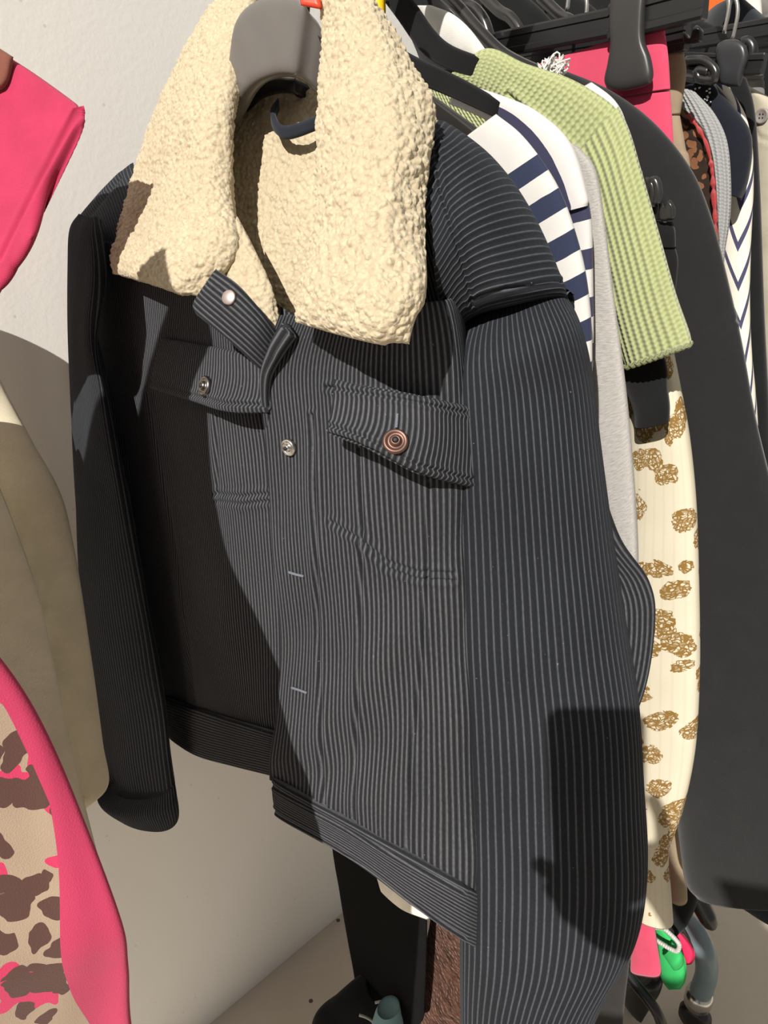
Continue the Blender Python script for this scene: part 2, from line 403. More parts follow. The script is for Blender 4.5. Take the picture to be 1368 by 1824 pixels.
def m_fur():
    t = NT('brown plush'); o = t.obj(); n = t.noise(o, 60, 4); w = t.voro(o, 150)
    c = t.mix(t.ramp(n, [(.35, 0.0), (.7, 1.0)]), (.020, .009, .006), (.085, .038, .025)); t.bump(t.math('ADD', n, w), 1, .004)
    return t.set(c, 1, sheen=.15, spec=.1, stint=(.8, .5, .4))

CORD = m_cord('navy corduroy'); CORDF = m_cord('navy corduroy sleeve', .0047, sharp=8.0, dark=(.0062, .007, .0086), light=(.12, .127, .145))
SHERPA = m_sherpa()
BLK = m_plain('black moulded plastic', (.012, .012, .013), .32, spec=.5)
GLOSS = m_plain('glossy black plastic', (.02, .019, .019), .22, spec=.65)
HGR = m_plain('black plastic with painted sky sheen', (.125, .115, .108), .36, spec=.6)  # black plastic; the reflected sky is put into its grey base colour
VELV = m_cloth('black velvet flock', (.008, .008, .009), .95, .12, spec=.05)
STEEL = m_plain('polished steel', (.62, .60, .57), .25, 1)
COPPER = m_plain('antique copper', (.15, .085, .068), .45, .8)
HOLE = m_plain('dark hole', (.01, .009, .008), .6)
DARKM = m_plain('gunmetal', (.20, .19, .18), .3, 1)
NAVYL = m_cloth('navy twill tape', (.012, .015, .024), .8, .1)
THREAD = m_plain('grey thread', (.14, .15, .185), .9, spec=.1, bs=.5, sc=900)

# ------------------------------------------------------------------ setting
def box(name, vs, fs, mat, kind='structure'):
    o = link(name, mesh(vs, fs, None, name), None, mat, False); return tag(o, kind=kind)
def slab(name, pts, ext, mat):
    pts = [np.array(p, float) for p in pts]; V = pts + [p + np.array(ext) for p in pts]; n = len(pts)
    fs = [list(range(n)), [n + k for k in range(n)][::-1]] + [[k, n + k, n + (k + 1) % n, (k + 1) % n][::1] for k in range(n)]
    return box(name, V, fs, mat)
slab('floor', [RN(-3.2, WALL_N, 0), RN(-3.2, -3, 0), RN(4.5, -3, 0), RN(4.5, WALL_N, 0)], (0, 0, -.05), m_floor())
slab('wall_left', [RN(-3.2, WALL_N, 0), RN(4.5, WALL_N, 0), RN(4.5, WALL_N, 2.9), RN(-3.2, WALL_N, 2.9)], NV * .1, m_wall())

# ------------------------------------------------------------------ THE JACKET
jk = thing('corduroy_jacket', 'navy corduroy jacket with cream sherpa collar, hanging in front of the other clothes', 'jacket', J(640, 1500, 0) * [1, 1, 0] + np.array([0, 0, .72]))
def JR(rows): return [[J(*p) for p in r] for r in rows]
# right front (towards the viewer)
o_ = [-.100, -.098, -.092, -.075, -.04]
def withoff(rows, offs): return [[J(x, y, o) for (x, y), o in zip(r, offs)] for r in rows]
FR = [[(505, 560), (600, 560), (690, 545), (780, 535), (822, 525)], [(472, 660), (580, 662), (690, 664), (795, 666), (838, 655)],
      [(480, 790), (592, 796), (700, 804), (802, 812), (872, 806)], [(490, 960), (600, 972), (708, 985), (806, 992), (880, 984)],
      [(500, 1120), (608, 1136), (714, 1152), (812, 1164), (880, 1160)], [(494, 1260), (608, 1296), (718, 1332), (820, 1366), (880, 1372)],
      [(478, 1392), (604, 1462), (712, 1520), (826, 1580), (880, 1606)]]
sm_r = [[(556, 740), (560, 900), (566, 1100), (572, 1300), (575, 1440)],                       # placket stitch
        [(640, 800), (645, 960), (640, 1150), (634, 1300), (628, 1475)],                       # long seam
        [(590, 930), (612, 945), (645, 962), (690, 1000), (740, 1018), (806, 1022)],            # yoke point seam
        [(646, 968), (690, 1012), (740, 1030), (806, 1034)],
        [(765, 860), (762, 1020), (752, 1180), (735, 1330), (722, 1520)],
        [(583, 690), (690, 706), (806, 735)]]
panel('front_panel', withoff(FR, o_), 210, 420, .006, CORD, jk, key='fr', seams=sm_r, seamw=3.2, seamd=.0016,
      folds=[(9, 3, .008, 1, 2.0), (24, 8, .0042, 2, 15), (60, 16, .0012, 3, 0)])
HB = [[(478, 1388), (604, 1458), (712, 1516), (826, 1576), (885, 1606)], [(478, 1420), (610, 1492), (722, 1566), (827, 1626), (885, 1652)], [(483, 1456), (616, 1532), (738, 1622), (828, 1682), (885, 1706)]]
panel('hem_band', withoff(HB, [-.106, -.104, -.098, -.081, -.045]), 160, 60, .008, CORD, jk, swap=True, key='hem', folds=[(8, 4, .003, 8, 0)], pw=14,
      seams=[[(478, 1400), (604, 1470), (712, 1528), (826, 1588)], [(482, 1446), (614, 1520), (735, 1610), (828, 1670)]], seamw=2.4)
# left front
FL = [[(140, 420), (245, 440), (350, 470), (440, 505), (520, 560)], [(145, 600), (260, 620), (360, 640), (450, 650), (540, 660)], [(180, 760), (280, 770), (370, 780), (470, 790), (545, 790)],
      [(205, 930), (300, 940), (390, 950), (480, 960), (550, 970)], [(245, 1100), (320, 1110), (400, 1120), (490, 1130), (550, 1140)], [(278, 1238), (350, 1262), (420, 1285), (490, 1308), (550, 1325)]]
panel('front_panel', withoff(FL, [-.02, -.06, -.082, -.085, -.078]), 170, 330, .006, CORD, jk, key='fl', seamw=3, seamd=.0014,
      seams=[[(384, 880), (430, 884), (480, 880)], [(386, 892), (430, 898), (482, 892)], [(262, 700), (300, 900), (330, 1100), (345, 1250)], [(385, 740), (388, 880)]],
      folds=[(8, 3, .006, 11, 1.5), (28, 8, .002, 12, 6)])
HL = [[(280, 1240), (350, 1264), (420, 1287), (492, 1310), (550, 1327)], [(290, 1290), (348, 1312), (415, 1330), (490, 1348), (550, 1364)], [(297, 1318), (345, 1348), (412, 1368), (486, 1387), (550, 1404)]]
panel('hem_band', withoff(HL, [-.026, -.064, -.087, -.090, -.083]), 120, 50, .008, CORD, jk, swap=True)
# back and side of the body, closing the jacket behind
bk = [(J(300, 250, .05), J(860, 270, .085), .010), (J(190, 380, -.0), J(930, 380, .085), .012), (J(165, 560, -.03), J(1005, 560, .08), .014), (J(190, 760, -.04), J(1050, 800, .065), .014), (J(215, 930, -.04), J(1098, 950, .06), .016),
      (J(235, 1010, -.03), J(1156, 1035, .065), .018), (J(255, 1100, -.03), J(1169, 1110, .065), .018), (J(275, 1180, -.03), J(1150, 1235, .06), .016), (J(290, 1240, -.02), J(1100, 1330, .06), .016), (J(320, 1285, -.02), J(1000, 1480, .05), .014), (J(350, 1312, -.02), J(960, 1560, .05), .014)]
tube('back_panel', bk, 120, 160, CORD, jk, folds=[(10, 4, .005, 21, 0)], ex=2.4)
# yokes over the shoulders
YK = [[J(705, 275, -.07), J(750, 240, -.055), J(775, 218, -.035), J(790, 203, .005), J(800, 235, .05)],
      [J(760, 380, -.075), J(798, 322, -.062), J(845, 288, -.04), J(880, 277, .005), J(905, 315, .05)],
      [J(776, 490, -.075), J(822, 425, -.068), J(890, 390, -.045), J(952, 384, .005), J(968, 425, .05)],
      [J(795, 598, -.048), J(838, 553, -.050), J(915, 531, -.042), J(1008, 516, -.002), J(990, 572, .035)],
      [J(800, 612, -.015), J(840, 572, -.006), J(917, 550, .0), J(996, 540, .02), J(975, 592, .04)]]
panel('shoulder_yoke', YK, 120, 140, .006, CORDF, jk, swap=True, seams=[[(775, 250), (785, 340), (815, 440), (842, 545)], [(838, 536), (900, 515), (1000, 503)]], seamw=3, folds=[(20, 9, .0025, 31, 0)])
YL = [[J(232, 285, .02), J(245, 330, -.03), J(262, 430, -.06)], [J(178, 335, .02), J(196, 385, -.025), J(225, 470, -.06)], [J(129, 394, .02), J(140, 418, -.02), J(165, 490, -.045)]]
panel('shoulder_yoke', YL, 70, 70, .006, CORDF, jk, swap=True, seams=[[(135, 412), (170, 372), (215, 315)]], seamw=3)
# sleeves
def JT(rows): return [(J(a, b, o1), J(c, d, o2), t) for a, b, o1, c, d, o2, t in rows]
SR = JT([(838, 540, -.0, 985, 503, .02, .012), (812, 574, -.015, 1008, 530, .012, .034), (794, 620, -.035, 1033, 580, .01, .044), (790, 680, -.045, 1052, 660, .03, .05), (797, 780, -.045, 1068, 790, .03, .052), (803, 950, -.045, 1089, 950, .03, .05), (808, 1100, -.045, 1112, 1100, .03, .05),
        (815, 1250, -.045, 1138, 1250, .03, .048), (821, 1400, -.045, 1148, 1400, .03, .046), (825, 1550, -.045, 1151, 1540, .03, .045), (828, 1650, -.045, 1132, 1650, .02, .044), (829, 1750, -.045, 1078, 1750, .0, .042), (830, 1850, -.045, 1040, 1850, -.01, .040), (832, 1960, -.045, 1030, 1960, -.01, .038)])
s_r = tube('sleeve', SR, 160, 260, CORDF, jk, ex=2.5, key='sr', uvo=(.001, 0), folds=[(5, 2.5, .006, 41, 0), (12, 5, .0025, 42, 2)],
           seams=[[(800, 600), (842, 552), (915, 532), (1000, 524)]], seamw=3)
CR = JT([(829, 1955, -.05, 1034, 1955, -.01, .041), (831, 2010, -.05, 1036, 2010, -.01, .042), (833, 2060, -.05, 1030, 2060, -.01, .041)])
tube('cuff', CR, 80, 24, CORDF, s_r, ex=2.5)
SL = JT([(146, 386, -.04, 172, 396, -.05, .012), (130, 412, -.05, 176, 425, -.06, .022), (127, 470, -.06, 182, 500, -.075, .03), (127, 560, -.065, 168, 600, -.08, .034), (131, 700, -.065, 188, 700, -.08, .036), (136, 880, -.065, 223, 880, -.08, .036), (147, 1060, -.065, 259, 1060, -.08, .036),
        (166, 1220, -.065, 289, 1225, -.08, .036), (186, 1340, -.065, 302, 1340, -.08, .036), (195, 1398, -.065, 309, 1388, -.08, .034)])
s_l = tube('sleeve', SL, 120, 220, CORDF, jk, ex=2.4, folds=[(6, 3, .005, 51, 0), (30, 14, .002, 52, 3)])
CL = JT([(193, 1390, -.075, 309, 1380, -.08, .036), (172, 1419, -.10, 314, 1410, -.085, .036), (196, 1434, -.09, 317, 1442, -.08, .038), (225, 1447, -.085, 302, 1452, -.08, .03)])
tube('cuff', CL, 80, 30, CORDF, s_l, ex=2.4)
# sherpa lining of the back
LI = [[J(372, 120, .02), J(450, 100, .025), J(540, 95, .025), J(640, 120, .02)], [J(376, 260, -.005), J(450, 250, .0), J(540, 250, .0), J(650, 270, .0)], [J(395, 400, -.038), J(460, 400, -.032), J(540, 410, -.03), J(650, 420, -.03)], [J(430, 520, -.06), J(480, 540, -.055), J(560, 560, -.05), J(650, 560, -.05)], [J(470, 640, -.07), J(510, 660, -.068), J(570, 660, -.065), J(650, 660, -.065)]]
panel('lining', LI, 190, 330, .008, SHERPA, jk, sherpa=.0026)
# collar halves
cr_off = [[-.02, -.03, -.03, -.015], [-.045, -.055, -.055, -.03], [-.075, -.09, -.085, -.05], [-.10, -.118, -.115, -.085], [-.122, -.138, -.14, -.125], [-.130, -.145, -.15, -.14]]
CRP = [[(562, -60), (590, -70), (622, -65), (652, -40)], [(556, 80), (612, 66), (680, 60), (728, 78)], [(548, 225), (620, 218), (705, 200), (786, 182)], [(542, 390), (610, 392), (690, 390), (769, 372)], [(518, 500), (590, 512), (680, 520), (757, 502)], [(502, 566), (575, 590), (658, 604), (726, 602)]]
panel('collar', [[J(x, y, o) for (x, y), o in zip(r, oo)] for r, oo in zip(CRP, cr_off)], 220, 480, .020, SHERPA, jk, sherpa=.0032, pw=8)
cl_off = [[.03, .03, .03, .02], [.01, .0, -.01, -.02], [.0, -.03, -.045, -.05], [-.02, -.055, -.075, -.068], [-.05, -.085, -.10, -.092], [-.085, -.11, -.122, -.115]]
CLP = [[(392, -30), (408, -40), (424, -45), (440, -45)], [(322, 80), (352, 72), (388, 70), (418, 76)], [(266, 195), (310, 188), (352, 184), (391, 190)], [(222, 320), (280, 325), (342, 330), (400, 325)], [(196, 410), (262, 420), (336, 428), (412, 425)], [(182, 473), (242, 491), (300, 509), (352, 524)]]
panel('collar', [[J(x, y, o) for (x, y), o in zip(r, oo)] for r, oo in zip(CLP, cl_off)], 170, 420, .018, SHERPA, jk, sherpa=.0032, pw=8)
panel('front_facing', [[J(372, 470, -.09), J(405, 430, -.085), J(418, 380, -.075)], [J(410, 520, -.098), J(438, 480, -.09), J(452, 440, -.08)], [J(455, 560, -.1), J(474, 535, -.094), J(484, 505, -.085)], [J(494, 606, -.1), J(500, 594, -.095), J(505, 572, -.088)]], 60, 150, .008, SHERPA, jk, sherpa=.002)
# folded corduroy tab with its press stud
TB = [[J(380, 474, -.118), J(362, 500, -.125), J(338, 538, -.128), J(342, 560, -.128)], [J(425, 506, -.118), J(408, 538, -.126), J(388, 580, -.128), J(384, 592, -.128)], [J(468, 550, -.112), J(456, 582, -.120), J(436, 622, -.122), J(430, 632, -.122)], [J(502, 598, -.104), J(492, 624, -.108), J(476, 658, -.110), J(470, 670, -.110)]]
panel('placket_tab', TB, 60, 110, .005, CORD, jk, key='tab', pw=12, folds=[(14, 6, .002, 61, 0)])
# rolled top of the near placket
RO = [J(516, 588, -.108), J(496, 618, -.110), J(477, 660, -.108), J(473, 700, -.106), J(478, 750, -.103), (J(485, 810, -.099))]
pipe('placket_roll', RO, .005, m_cord('corduroy rolled edge', .0045), jk, 20, 12, rr=[.0062, .0058, .0045, .0036, .0028, .0018])
# pocket flaps
def flap(key, rows, offs, base):
    return panel('pocket_flap', [[surf(base, x, y, l)[0] for (x, y), l in zip(r, oo)] for r, oo in zip(rows, offs)], 110, 50, .005, CORD, jk, key=key, pw=14,
                 seams=[[(rows[-1][k][0], rows[-1][k][1] - 12) for k in range(len(rows[-1]))]], seamw=2.5, folds=[(22, 6, .0018, 71, 0)])
def smooth_pts(key): pass
FRP = [[(590, 672), (672, 690), (760, 706), (850, 726)], [(586, 722), (668, 750), (760, 778), (850, 800)], [(577, 768), (652, 792), (745, 842), (850, 872)]]
f_r = panel('pocket_flap', [[J(x, y, o) for (x, y), o in zip(r, oo)] for r, oo in zip(FRP, [[-.110, -.107, -.096, -.062], [-.118, -.116, -.102, -.064], [-.126, -.127, -.112, -.068]])], 110, 60, .005, CORD, jk, key='flr', pw=14,
            seams=[[(580, 755), (652, 778), (745, 828), (850, 858)], [(588, 690), (672, 704), (760, 720), (850, 740)]], seamw=2.4, folds=[(26, 6, .002, 71, 0)])
FLP = [[(285, 600), (355, 612), (415, 624), (476, 640)], [(272, 645), (350, 660), (415, 680), (476, 690)], [(262, 692), (345, 718), (400, 733), (473, 735)]]
f_l = panel('pocket_flap', [[J(x, y, o) for (x, y), o in zip(r, oo)] for r, oo in zip(FLP, [[-.072, -.088, -.094, -.096], [-.078, -.096, -.104, -.104], [-.08, -.104, -.113, -.110]])], 110, 60, .005, CORD, jk, key='fll', pw=14,
            seams=[[(266, 680), (345, 704), (400, 718), (473, 721)]], seamw=2.4, folds=[(26, 6, .0015, 72, 0)])
def button(key, px, py, r, mat, parent, name='button', stud=False):
    c, n = surf(key, px, py, .0005)
    if stud: pr = [(r * .98, -.001), (r, .0004), (r * .9, .0009), (.0001, .0010)]
    else: pr = [(r * .98, -.001), (r, .0008), (r * .93, .0022), (r * .78, .0026), (r * .66, .0018), (r * .5, .0012), (r * .42, .0024), (r * .36, .0040), (r * .24, .0042), (r * .2, .0012), (.0001, .0010)]
    b = lathe(name, pr, c, n, mat, parent)
    if not stud: lathe('eyelet', [(r * .2, .0014), (r * .2, .0047), (r * .05, .0047)], c, n, HOLE, b if name == 'button' and parent is jk else parent, 12)
    return b
button('flr', 705, 787, .0075, COPPER, f_r); button('fll', 367, 688, .0075, DARKM, f_l)
button('fr', 516, 797, .0060, STEEL, jk, 'press_stud'); button('tab', 408, 531, .0046, m_plain('dull nickel', (.42, .36, .34), .55, .9), jk, 'press_stud', True)
for (x, y) in ((529, 1022), (534, 1228)):
    a = surf('fr', x - 13, y - 3, .0006)[0]; m_ = surf('fr', x, y + 1, .001)[0]; b = surf('fr', x + 13, y + 5, .0006)[0]
    pipe('buttonhole', [a, m_, b], .0010, THREAD, jk, 8)
pipe('buttonhole', [surf('flr', 708, 738, .0006)[0], surf('flr', 707, 752, .0008)[0], surf('flr', 706, 762, .0006)[0]], .0009, THREAD, jk, 8)
# hanging loop
LP = [J(492, 186, .004), J(482, 204, -.006), J(488, 226, -.014), J(506, 236, -.018), J(545, 226, -.016), J(600, 205, .0)]
lp2 = [[p + np.array([0, 0, .0045]), p - np.array([0, 0, .0045])] for p in crom(LP, 20)]
panel('hanging_loop', lp2, 6, 60, .004, NAVYL, jk)

# ------------------------------------------------------------------ the jacket's own hanger
def hook(parent, c, mat=None):
    c = np.array(c); pts = [c, c + [0, 0, .03]]
    for a in np.linspace(-60, 170, 8):
        t_ = math.radians(a); pts.append(c + np.array([0, 0, .075]) + NV * .024 * math.cos(t_) + np.array([0, 0, .024 * math.sin(t_)]))
    return pipe('hook', pts, .0022, mat or STEEL, parent, 10)
hg = thing('clothes_hanger', 'broad glossy black hanger inside the sherpa jacket collar', 'hanger', J(490, 60, 0))
top = [(250, 330), (345, 235), (398, 130), (416, 30), (470, -12), (535, -12), (566, 40), (640, 130), (780, 230), (880, 330)]
bot = [(255, 352), (352, 290), (402, 215), (440, 160), (482, 138), (520, 138), (550, 152), (620, 215), (770, 290), (872, 365)]
of = [.03, .0, -.02, -.03, -.03, -.03, -.02, .0, .0, .0]
panel('shoulder_body', [[J(x, y, o) for (x, y), o in zip(r, of)] for r in (top, [((a[0] + b[0]) / 2, (a[1] + b[1]) / 2) for a, b in zip(top, bot)], bot)], 140, 30, .014, HGR, hg, pw=8)
bt2 = [(x, y + (30 if 2 <= i <= 6 else 12)) for i, (x, y) in enumerate(bot)]
panel('flange', [[J(x, y, o + .035) for (x, y), o in zip(r, of)] for r in (bot, bt2)], 120, 8, .008, BLK, hg, pw=8)
panel('size_tab', [[J(528, -18, -.044), J(566, -18, -.04)], [J(534, 6, -.046), J(572, 14, -.042)]], 8, 8, .004, m_plain('orange red tab', lin(214, 66, 40), .4), hg)
hook(hg, J(500, -14, -.02))

# ------------------------------------------------------------------ garments behind the jacket
def GT(R, rows, th=.016): return [(G(a, b, R + (r[4] if len(r) > 4 else 0)), G(c, d, R + (r[5] if len(r) > 5 else 0)), (r[6] if len(r) > 6 else th)) for r in rows for (a, b, c, d) in [r[:4]]]
def GP(R, rows): return [[G(x, y, R) for x, y in r] for r in rows]
def arm(name, label, R, pts_top, pts_bot, mat, group=None, th=.009, tabcol=None, neck=None):
    h = thing(name, label, 'hanger', G(*neck, R) if neck else G(*pts_top[0], R), group)
    n = len(pts_top)
    panel('shoulder_arm', GP(R, [pts_top, [((a[0] + b[0]) / 2, (a[1] + b[1]) / 2) for a, b in zip(pts_top, pts_bot)], pts_bot]), 60, 12, th, mat, h, pw=8)
    k = G(*(neck or pts_top[0]), R)
    hook(h, k)
    return h
SHN = m_stripe('navy and white jersey', .031, .5, (.60, .585, .56), lin(44, 50, 72), start=.048, off=.013)
ts = thing('striped_shirt', 'white and navy striped shirt hanging directly behind the corduroy jacket', 'shirt', G(950, 700, .50))
tube('shirt_sleeve', GT(.50, [(770, 290, 884, 203), (800, 326, 925, 236), (832, 368, 962, 282), (862, 414, 994, 336), (890, 468, 1018, 398), (920, 534, 1040, 480), (948, 606, 1051, 570), (965, 684, 1053, 664), (975, 764, 1050, 752), (985, 852, 1046, 846)], .012), 80, 140, SHN, ts, folds=[(10, 8, .0025, 1, 2)], ex=3)
tube('shirt_body', GT(.51, [(560, 250, 800, 345), (520, 500, 820, 520), (520, 900, 830, 900), (560, 1300, 850, 1250), (600, 1460, 820, 1540)], .012), 60, 60, SHN, ts)
panel('shirt_hem', GP(.505, [[(660, 1540), (720, 1560), (780, 1580)], [(676, 1590), (712, 1622), (760, 1642)]]), 30, 16, .006, m_cloth('white jersey', (.74, .70, .62)), ts)
arm('clothes_hanger', 'black plastic hanger under the striped shirt directly behind the jacket', .50, [(690, 95), (740, 150), (785, 184), (835, 220), (866, 246)], [(690, 150), (738, 195), (785, 222), (826, 268), (850, 300)], GLOSS, neck=(640, 40))
SH2 = m_stripe('white jersey with dark bands', .036, .42, (.60, .58, .57), lin(54, 54, 76), off=.028)
t2 = thing('striped_shirt', 'white shirt with curved navy bands, on a flocked hanger in front of the green knit', 'shirt', G(1000, 700, .56))
SH3 = m_stripe('white jersey shoulder with lengthwise bands', .034, .34, (.60, .58, .57), lin(54, 54, 76), axis='x', off=.012)
tube('shirt_yoke', GT(.56, [(800, 182, 818, 150), (868, 215, 903, 178), (900, 250, 958, 205), (935, 300, 1012, 258), (970, 372, 1044, 345), (976, 384, 1046, 366)], .012), 80, 90, SH3, t2, folds=[(12, 14, .004, 3, 3)], ex=3)
tube('shirt_sleeve', GT(.563, [(962, 362, 1043, 345), (985, 420, 1052, 405), (1005, 500, 1054, 500), (1015, 580, 1054, 590), (1016, 660, 1052, 670), (1012, 760, 1046, 760)], .012), 60, 90, SH2, t2, folds=[(12, 14, .003, 3, 3)], ex=3)
tube('shirt_body', GT(.565, [(620, 200, 850, 260), (600, 500, 900, 500), (620, 900, 930, 900), (650, 1300, 930, 1300)], .010), 50, 50, SH2, t2)
arm('clothes_hanger', 'flat black flocked hanger whose end pokes out of the banded white shirt', .548, [(690, 75), (735, 100), (778, 120), (830, 146), (892, 182)], [(690, 130), (735, 148), (780, 166), (830, 188), (885, 214)], VELV, neck=(620, -10))
def m_melange():
    t = NT('grey melange jersey'); v, x, y = t.uv(); n = t.noise(t.vmul(v, (160, 700, 1)), 1, 3, .7); b = t.noise(t.obj(), 16, 3)
    t.bump(t.math('ADD', t.math('MULTIPLY', n, .5), b), .5, .0025)
    return t.set(t.mix(t.ramp(n, [(.3, 0.0), (.7, 1.0)]), (.30, .285, .27), (.45, .43, .41)), .95, sheen=.1, spec=.1)
GREY = m_melange()
gc = thing('cardigan', 'light grey melange jersey top between the striped shirts and the green knit', 'top', G(1080, 900, .595))
tube('garment_sleeve', GT(.595, [(985, 250, 1032, 258), (1005, 310, 1062, 300), (1018, 400, 1078, 385), (1030, 520, 1096, 520), (1040, 640, 1110, 630), (1052, 800, 1124, 770), (1072, 920, 1134, 900), (1100, 1000, 1138, 1000), (1100, 1100, 1136, 1100)], .014), 80, 140, GREY, gc, folds=[(10, 4, .006, 5, 1), (30, 10, .0015, 6, 2)], ex=2.6)
tube('garment_body', GT(.60, [(690, 220, 1010, 280), (700, 500, 1010, 560), (720, 900, 1060, 900), (740, 1300, 1090, 1200)], .012), 60, 50, GREY, gc)
GRN = lin(162, 168, 122); GRD = lin(124, 132, 84)
gk = thing('knit_sweater', 'pale green chunky rib knit sweater with lettuce-edged short sleeve', 'sweater', G(1160, 650, .635))
rib1 = m_rib('green rib', GRN, GRD); rib2 = m_rib('green rib across', GRN, GRD, swap=True)
tube('knit_yoke', GT(.635, [(792, 150, 806, 128), (838, 168, 866, 86), (880, 190, 935, 112), (940, 240, 1020, 140), (1000, 305, 1092, 185), (1030, 350, 1116, 228)], .016), 90, 120, rib2, gk, ex=3, seams=[[(905, 168), (990, 240), (1050, 300), (1092, 215)]], seamw=3, seamd=.003, folds=[(9, 9, .002, 6, 0)])
tube('knit_sleeve', GT(.632, [(1012, 300, 1098, 192), (1035, 350, 1118, 240), (1052, 400, 1138, 310), (1072, 480, 1170, 420), (1092, 570, 1200, 520), (1108, 635, 1226, 590), (1114, 654, 1231, 612)], .018), 110, 150, rib1, gk, ex=2.6, folds=[(7, 5, .003, 7, 0)])
lt = [G(1113 + 118 * k / 24, 653 - 42 * (k / 24) ** 1.1 + (3.5 if k % 2 else -1), .632 - .019 * math.sin(math.pi * k / 24) ** .5) for k in range(25)]
pipe('lettuce_edge', lt, .0022, m_rib('green edge', GRN, GRD), gk, 8, 4)
tube('knit_body', GT(.64, [(720, 130, 860, 150), (740, 330, 1030, 330), (760, 700, 1090, 640), (790, 1000, 1090, 1000), (800, 1150, 1080, 1150)], .012), 60, 60, rib1, gk)
arm('clothes_hanger', 'flat black flocked hanger inside the pale green knit sweater', .622, [(690, -50), (735, 5), (768, 52), (800, 80), (862, 104)], [(640, -50), (700, 30), (745, 92), (790, 122), (846, 142)], VELV, neck=(672, -30))
WH = m_cloth('white cotton', (.62, .60, .565), .85, .1)
wt = thing('blouse', 'white cotton blouse showing as thin edges around the green sweater', 'blouse', G(1110, 500, .665))
tube('blouse_yoke', GT(.668, [(742, 10, 772, 14), (760, 40, 806, 28), (790, 82, 836, 52), (835, 104, 862, 84), (860, 112, 868, 95)], .006), 40, 40, WH, wt, folds=[(14, 14, .003, 8, 0)])
tube('blouse_sleeve', GT(.665, [(1000, 180, 1052, 150), (1040, 215, 1095, 182), (1070, 260, 1118, 222), (1090, 310, 1135, 295), (1100, 360, 1141, 345), (1105, 420, 1144, 400)], .010), 50, 60, WH, wt, folds=[(14, 14, .003, 9, 0)])
random.seed(3)
for k in range(1):
    c0 = np.array(G(985, 128, .66)); pts = [c0 + np.array([random.gauss(0, .0065), random.gauss(0, .005), random.gauss(0, .006)]) for _ in range(170)]
    pipe('frayed_thread', pts + [G(1005, 140, .655), G(1018, 152, .65), G(1032, 158, .65)], .0008, WH, wt, 6, 3)
h = thing('clothes_hanger', 'thin curved black wire-like plastic hanger arm rising behind the green sweater', 'hanger', G(780, -20, .69))
pipe('shoulder_arm', [G(780, -20, .69), G(815, 12, .69), G(850, 52, .69), G(890, 92, .69), G(930, 116, .69), G(985, 140, .69)], .0065, GLOSS, h, 12); hook(h, G(780, -20, .69))
BLKC = m_cloth('black jersey', (.010, .0105, .0115), .95, .12, spec=.08); BLK2 = m_cloth('black sweatshirting', (.017, .0175, .0185), .95, .18, blot=.08, spec=.08)
bt = thing('t_shirt', 'black t-shirt sleeve hanging below the pale green sleeve', 't-shirt', G(1150, 700, .652))
tube('shirt_sleeve', GT(.652, [(1030, 420, 1100, 420), (1050, 560, 1150, 560), (1085, 640, 1186, 640), (1112, 690, 1190, 690), (1128, 730, 1193, 722), (1131, 760, 1192, 748)], .012), 60, 60, BLKC, bt, ex=3, folds=[(9, 6, .002, 14, 0)])
tube('shirt_body', GT(.655, [(760, 180, 1040, 330), (780, 600, 1060, 600), (800, 1000, 1060, 1000)], .010), 40, 40, BLKC, bt)
TO = m_toile()
fb = thing('blouse', 'cream floral print blouse with gathered cuff, long sleeve hanging beside the corduroy jacket', 'blouse', G(1160, 1500, .69))
fs_ = tube('blouse_sleeve', GT(.69, [(1085, 330, 1141, 305), (1100, 420, 1157, 410), (1110, 520, 1172, 520), (1118, 620, 1197, 620), (1118, 700, 1211, 690), (1118, 780, 1227, 780), (1115, 900, 1238, 900), (1105, 1050, 1242, 1050), (1100, 1200, 1243, 1200), (1108, 1330, 1236, 1330), (1122, 1430, 1217, 1430), (1138, 1490, 1197, 1490)], .022), 110, 240, TO, fb, ex=2.4, folds=[(9, 2.5, .005, 15, 1), (30, 3, .0012, 16, 0)])
tube('blouse_cuff', GT(.69, [(1139, 1484, 1197, 1486), (1143, 1530, 1190, 1530), (1141, 1590, 1194, 1590), (1136, 1628, 1198, 1644)], .014), 60, 60, TO, fs_, ex=2.4, folds=[(22, 4, .003, 17, 0)])
tube('blouse_body', GT(.70, [(800, 150, 1060, 330), (800, 600, 1110, 620), (820, 1100, 1100, 1100), (830, 1350, 1080, 1350)], .012), 50, 50, TO, fb)

# trousers on a clip hanger peeking beside the green sleeve
def clip_hanger(name, label, R, bars, h, w, group=None, base=None):
    t_ = thing(name, label, 'hanger', G(*bars[0][:2], R), group)
    for (x0, y0, x1, y1) in bars: bar('cross_bar', G(x0, y0, R), G(x1, y1, R), h, w, BLK, t_)
    return t_
ct = clip_hanger('trouser_hanger', 'notched black bar end of a clip hanger holding black trousers beside the green sleeve', .715, [(1085, 366, 1176, 372)], .020, .016)
panel('notched_end', GP(.705, [[(1172, 352), (1176, 360), (1178, 366), (1184, 366), (1188, 356), (1194, 360), (1199, 372)], [(1172, 392), (1176, 394), (1180, 394), (1184, 394), (1188, 393), (1194, 392), (1199, 388)]]), 40, 12, .008, GLOSS, ct)
for q in ([(1140, 368), (1142, 340), (1150, 325), (1160, 328), (1164, 345), (1160, 368)], [(1152, 362), (1156, 332), (1166, 322), (1172, 340), (1170, 362)]):
    pipe('clip_loop', [G(x, y, .70) for x, y in q], .0045, GLOSS, ct, 10)
btr = thing('trousers', 'black trousers folded on the clip hanger beside the green sleeve', 'trousers', G(1180, 520, .72))
tube('trouser_waist', GT(.722, [(1090, 392, 1198, 396), (1090, 415, 1203, 412), (1092, 434, 1204, 440)], .014), 60, 30, BLKC, btr, ex=3)
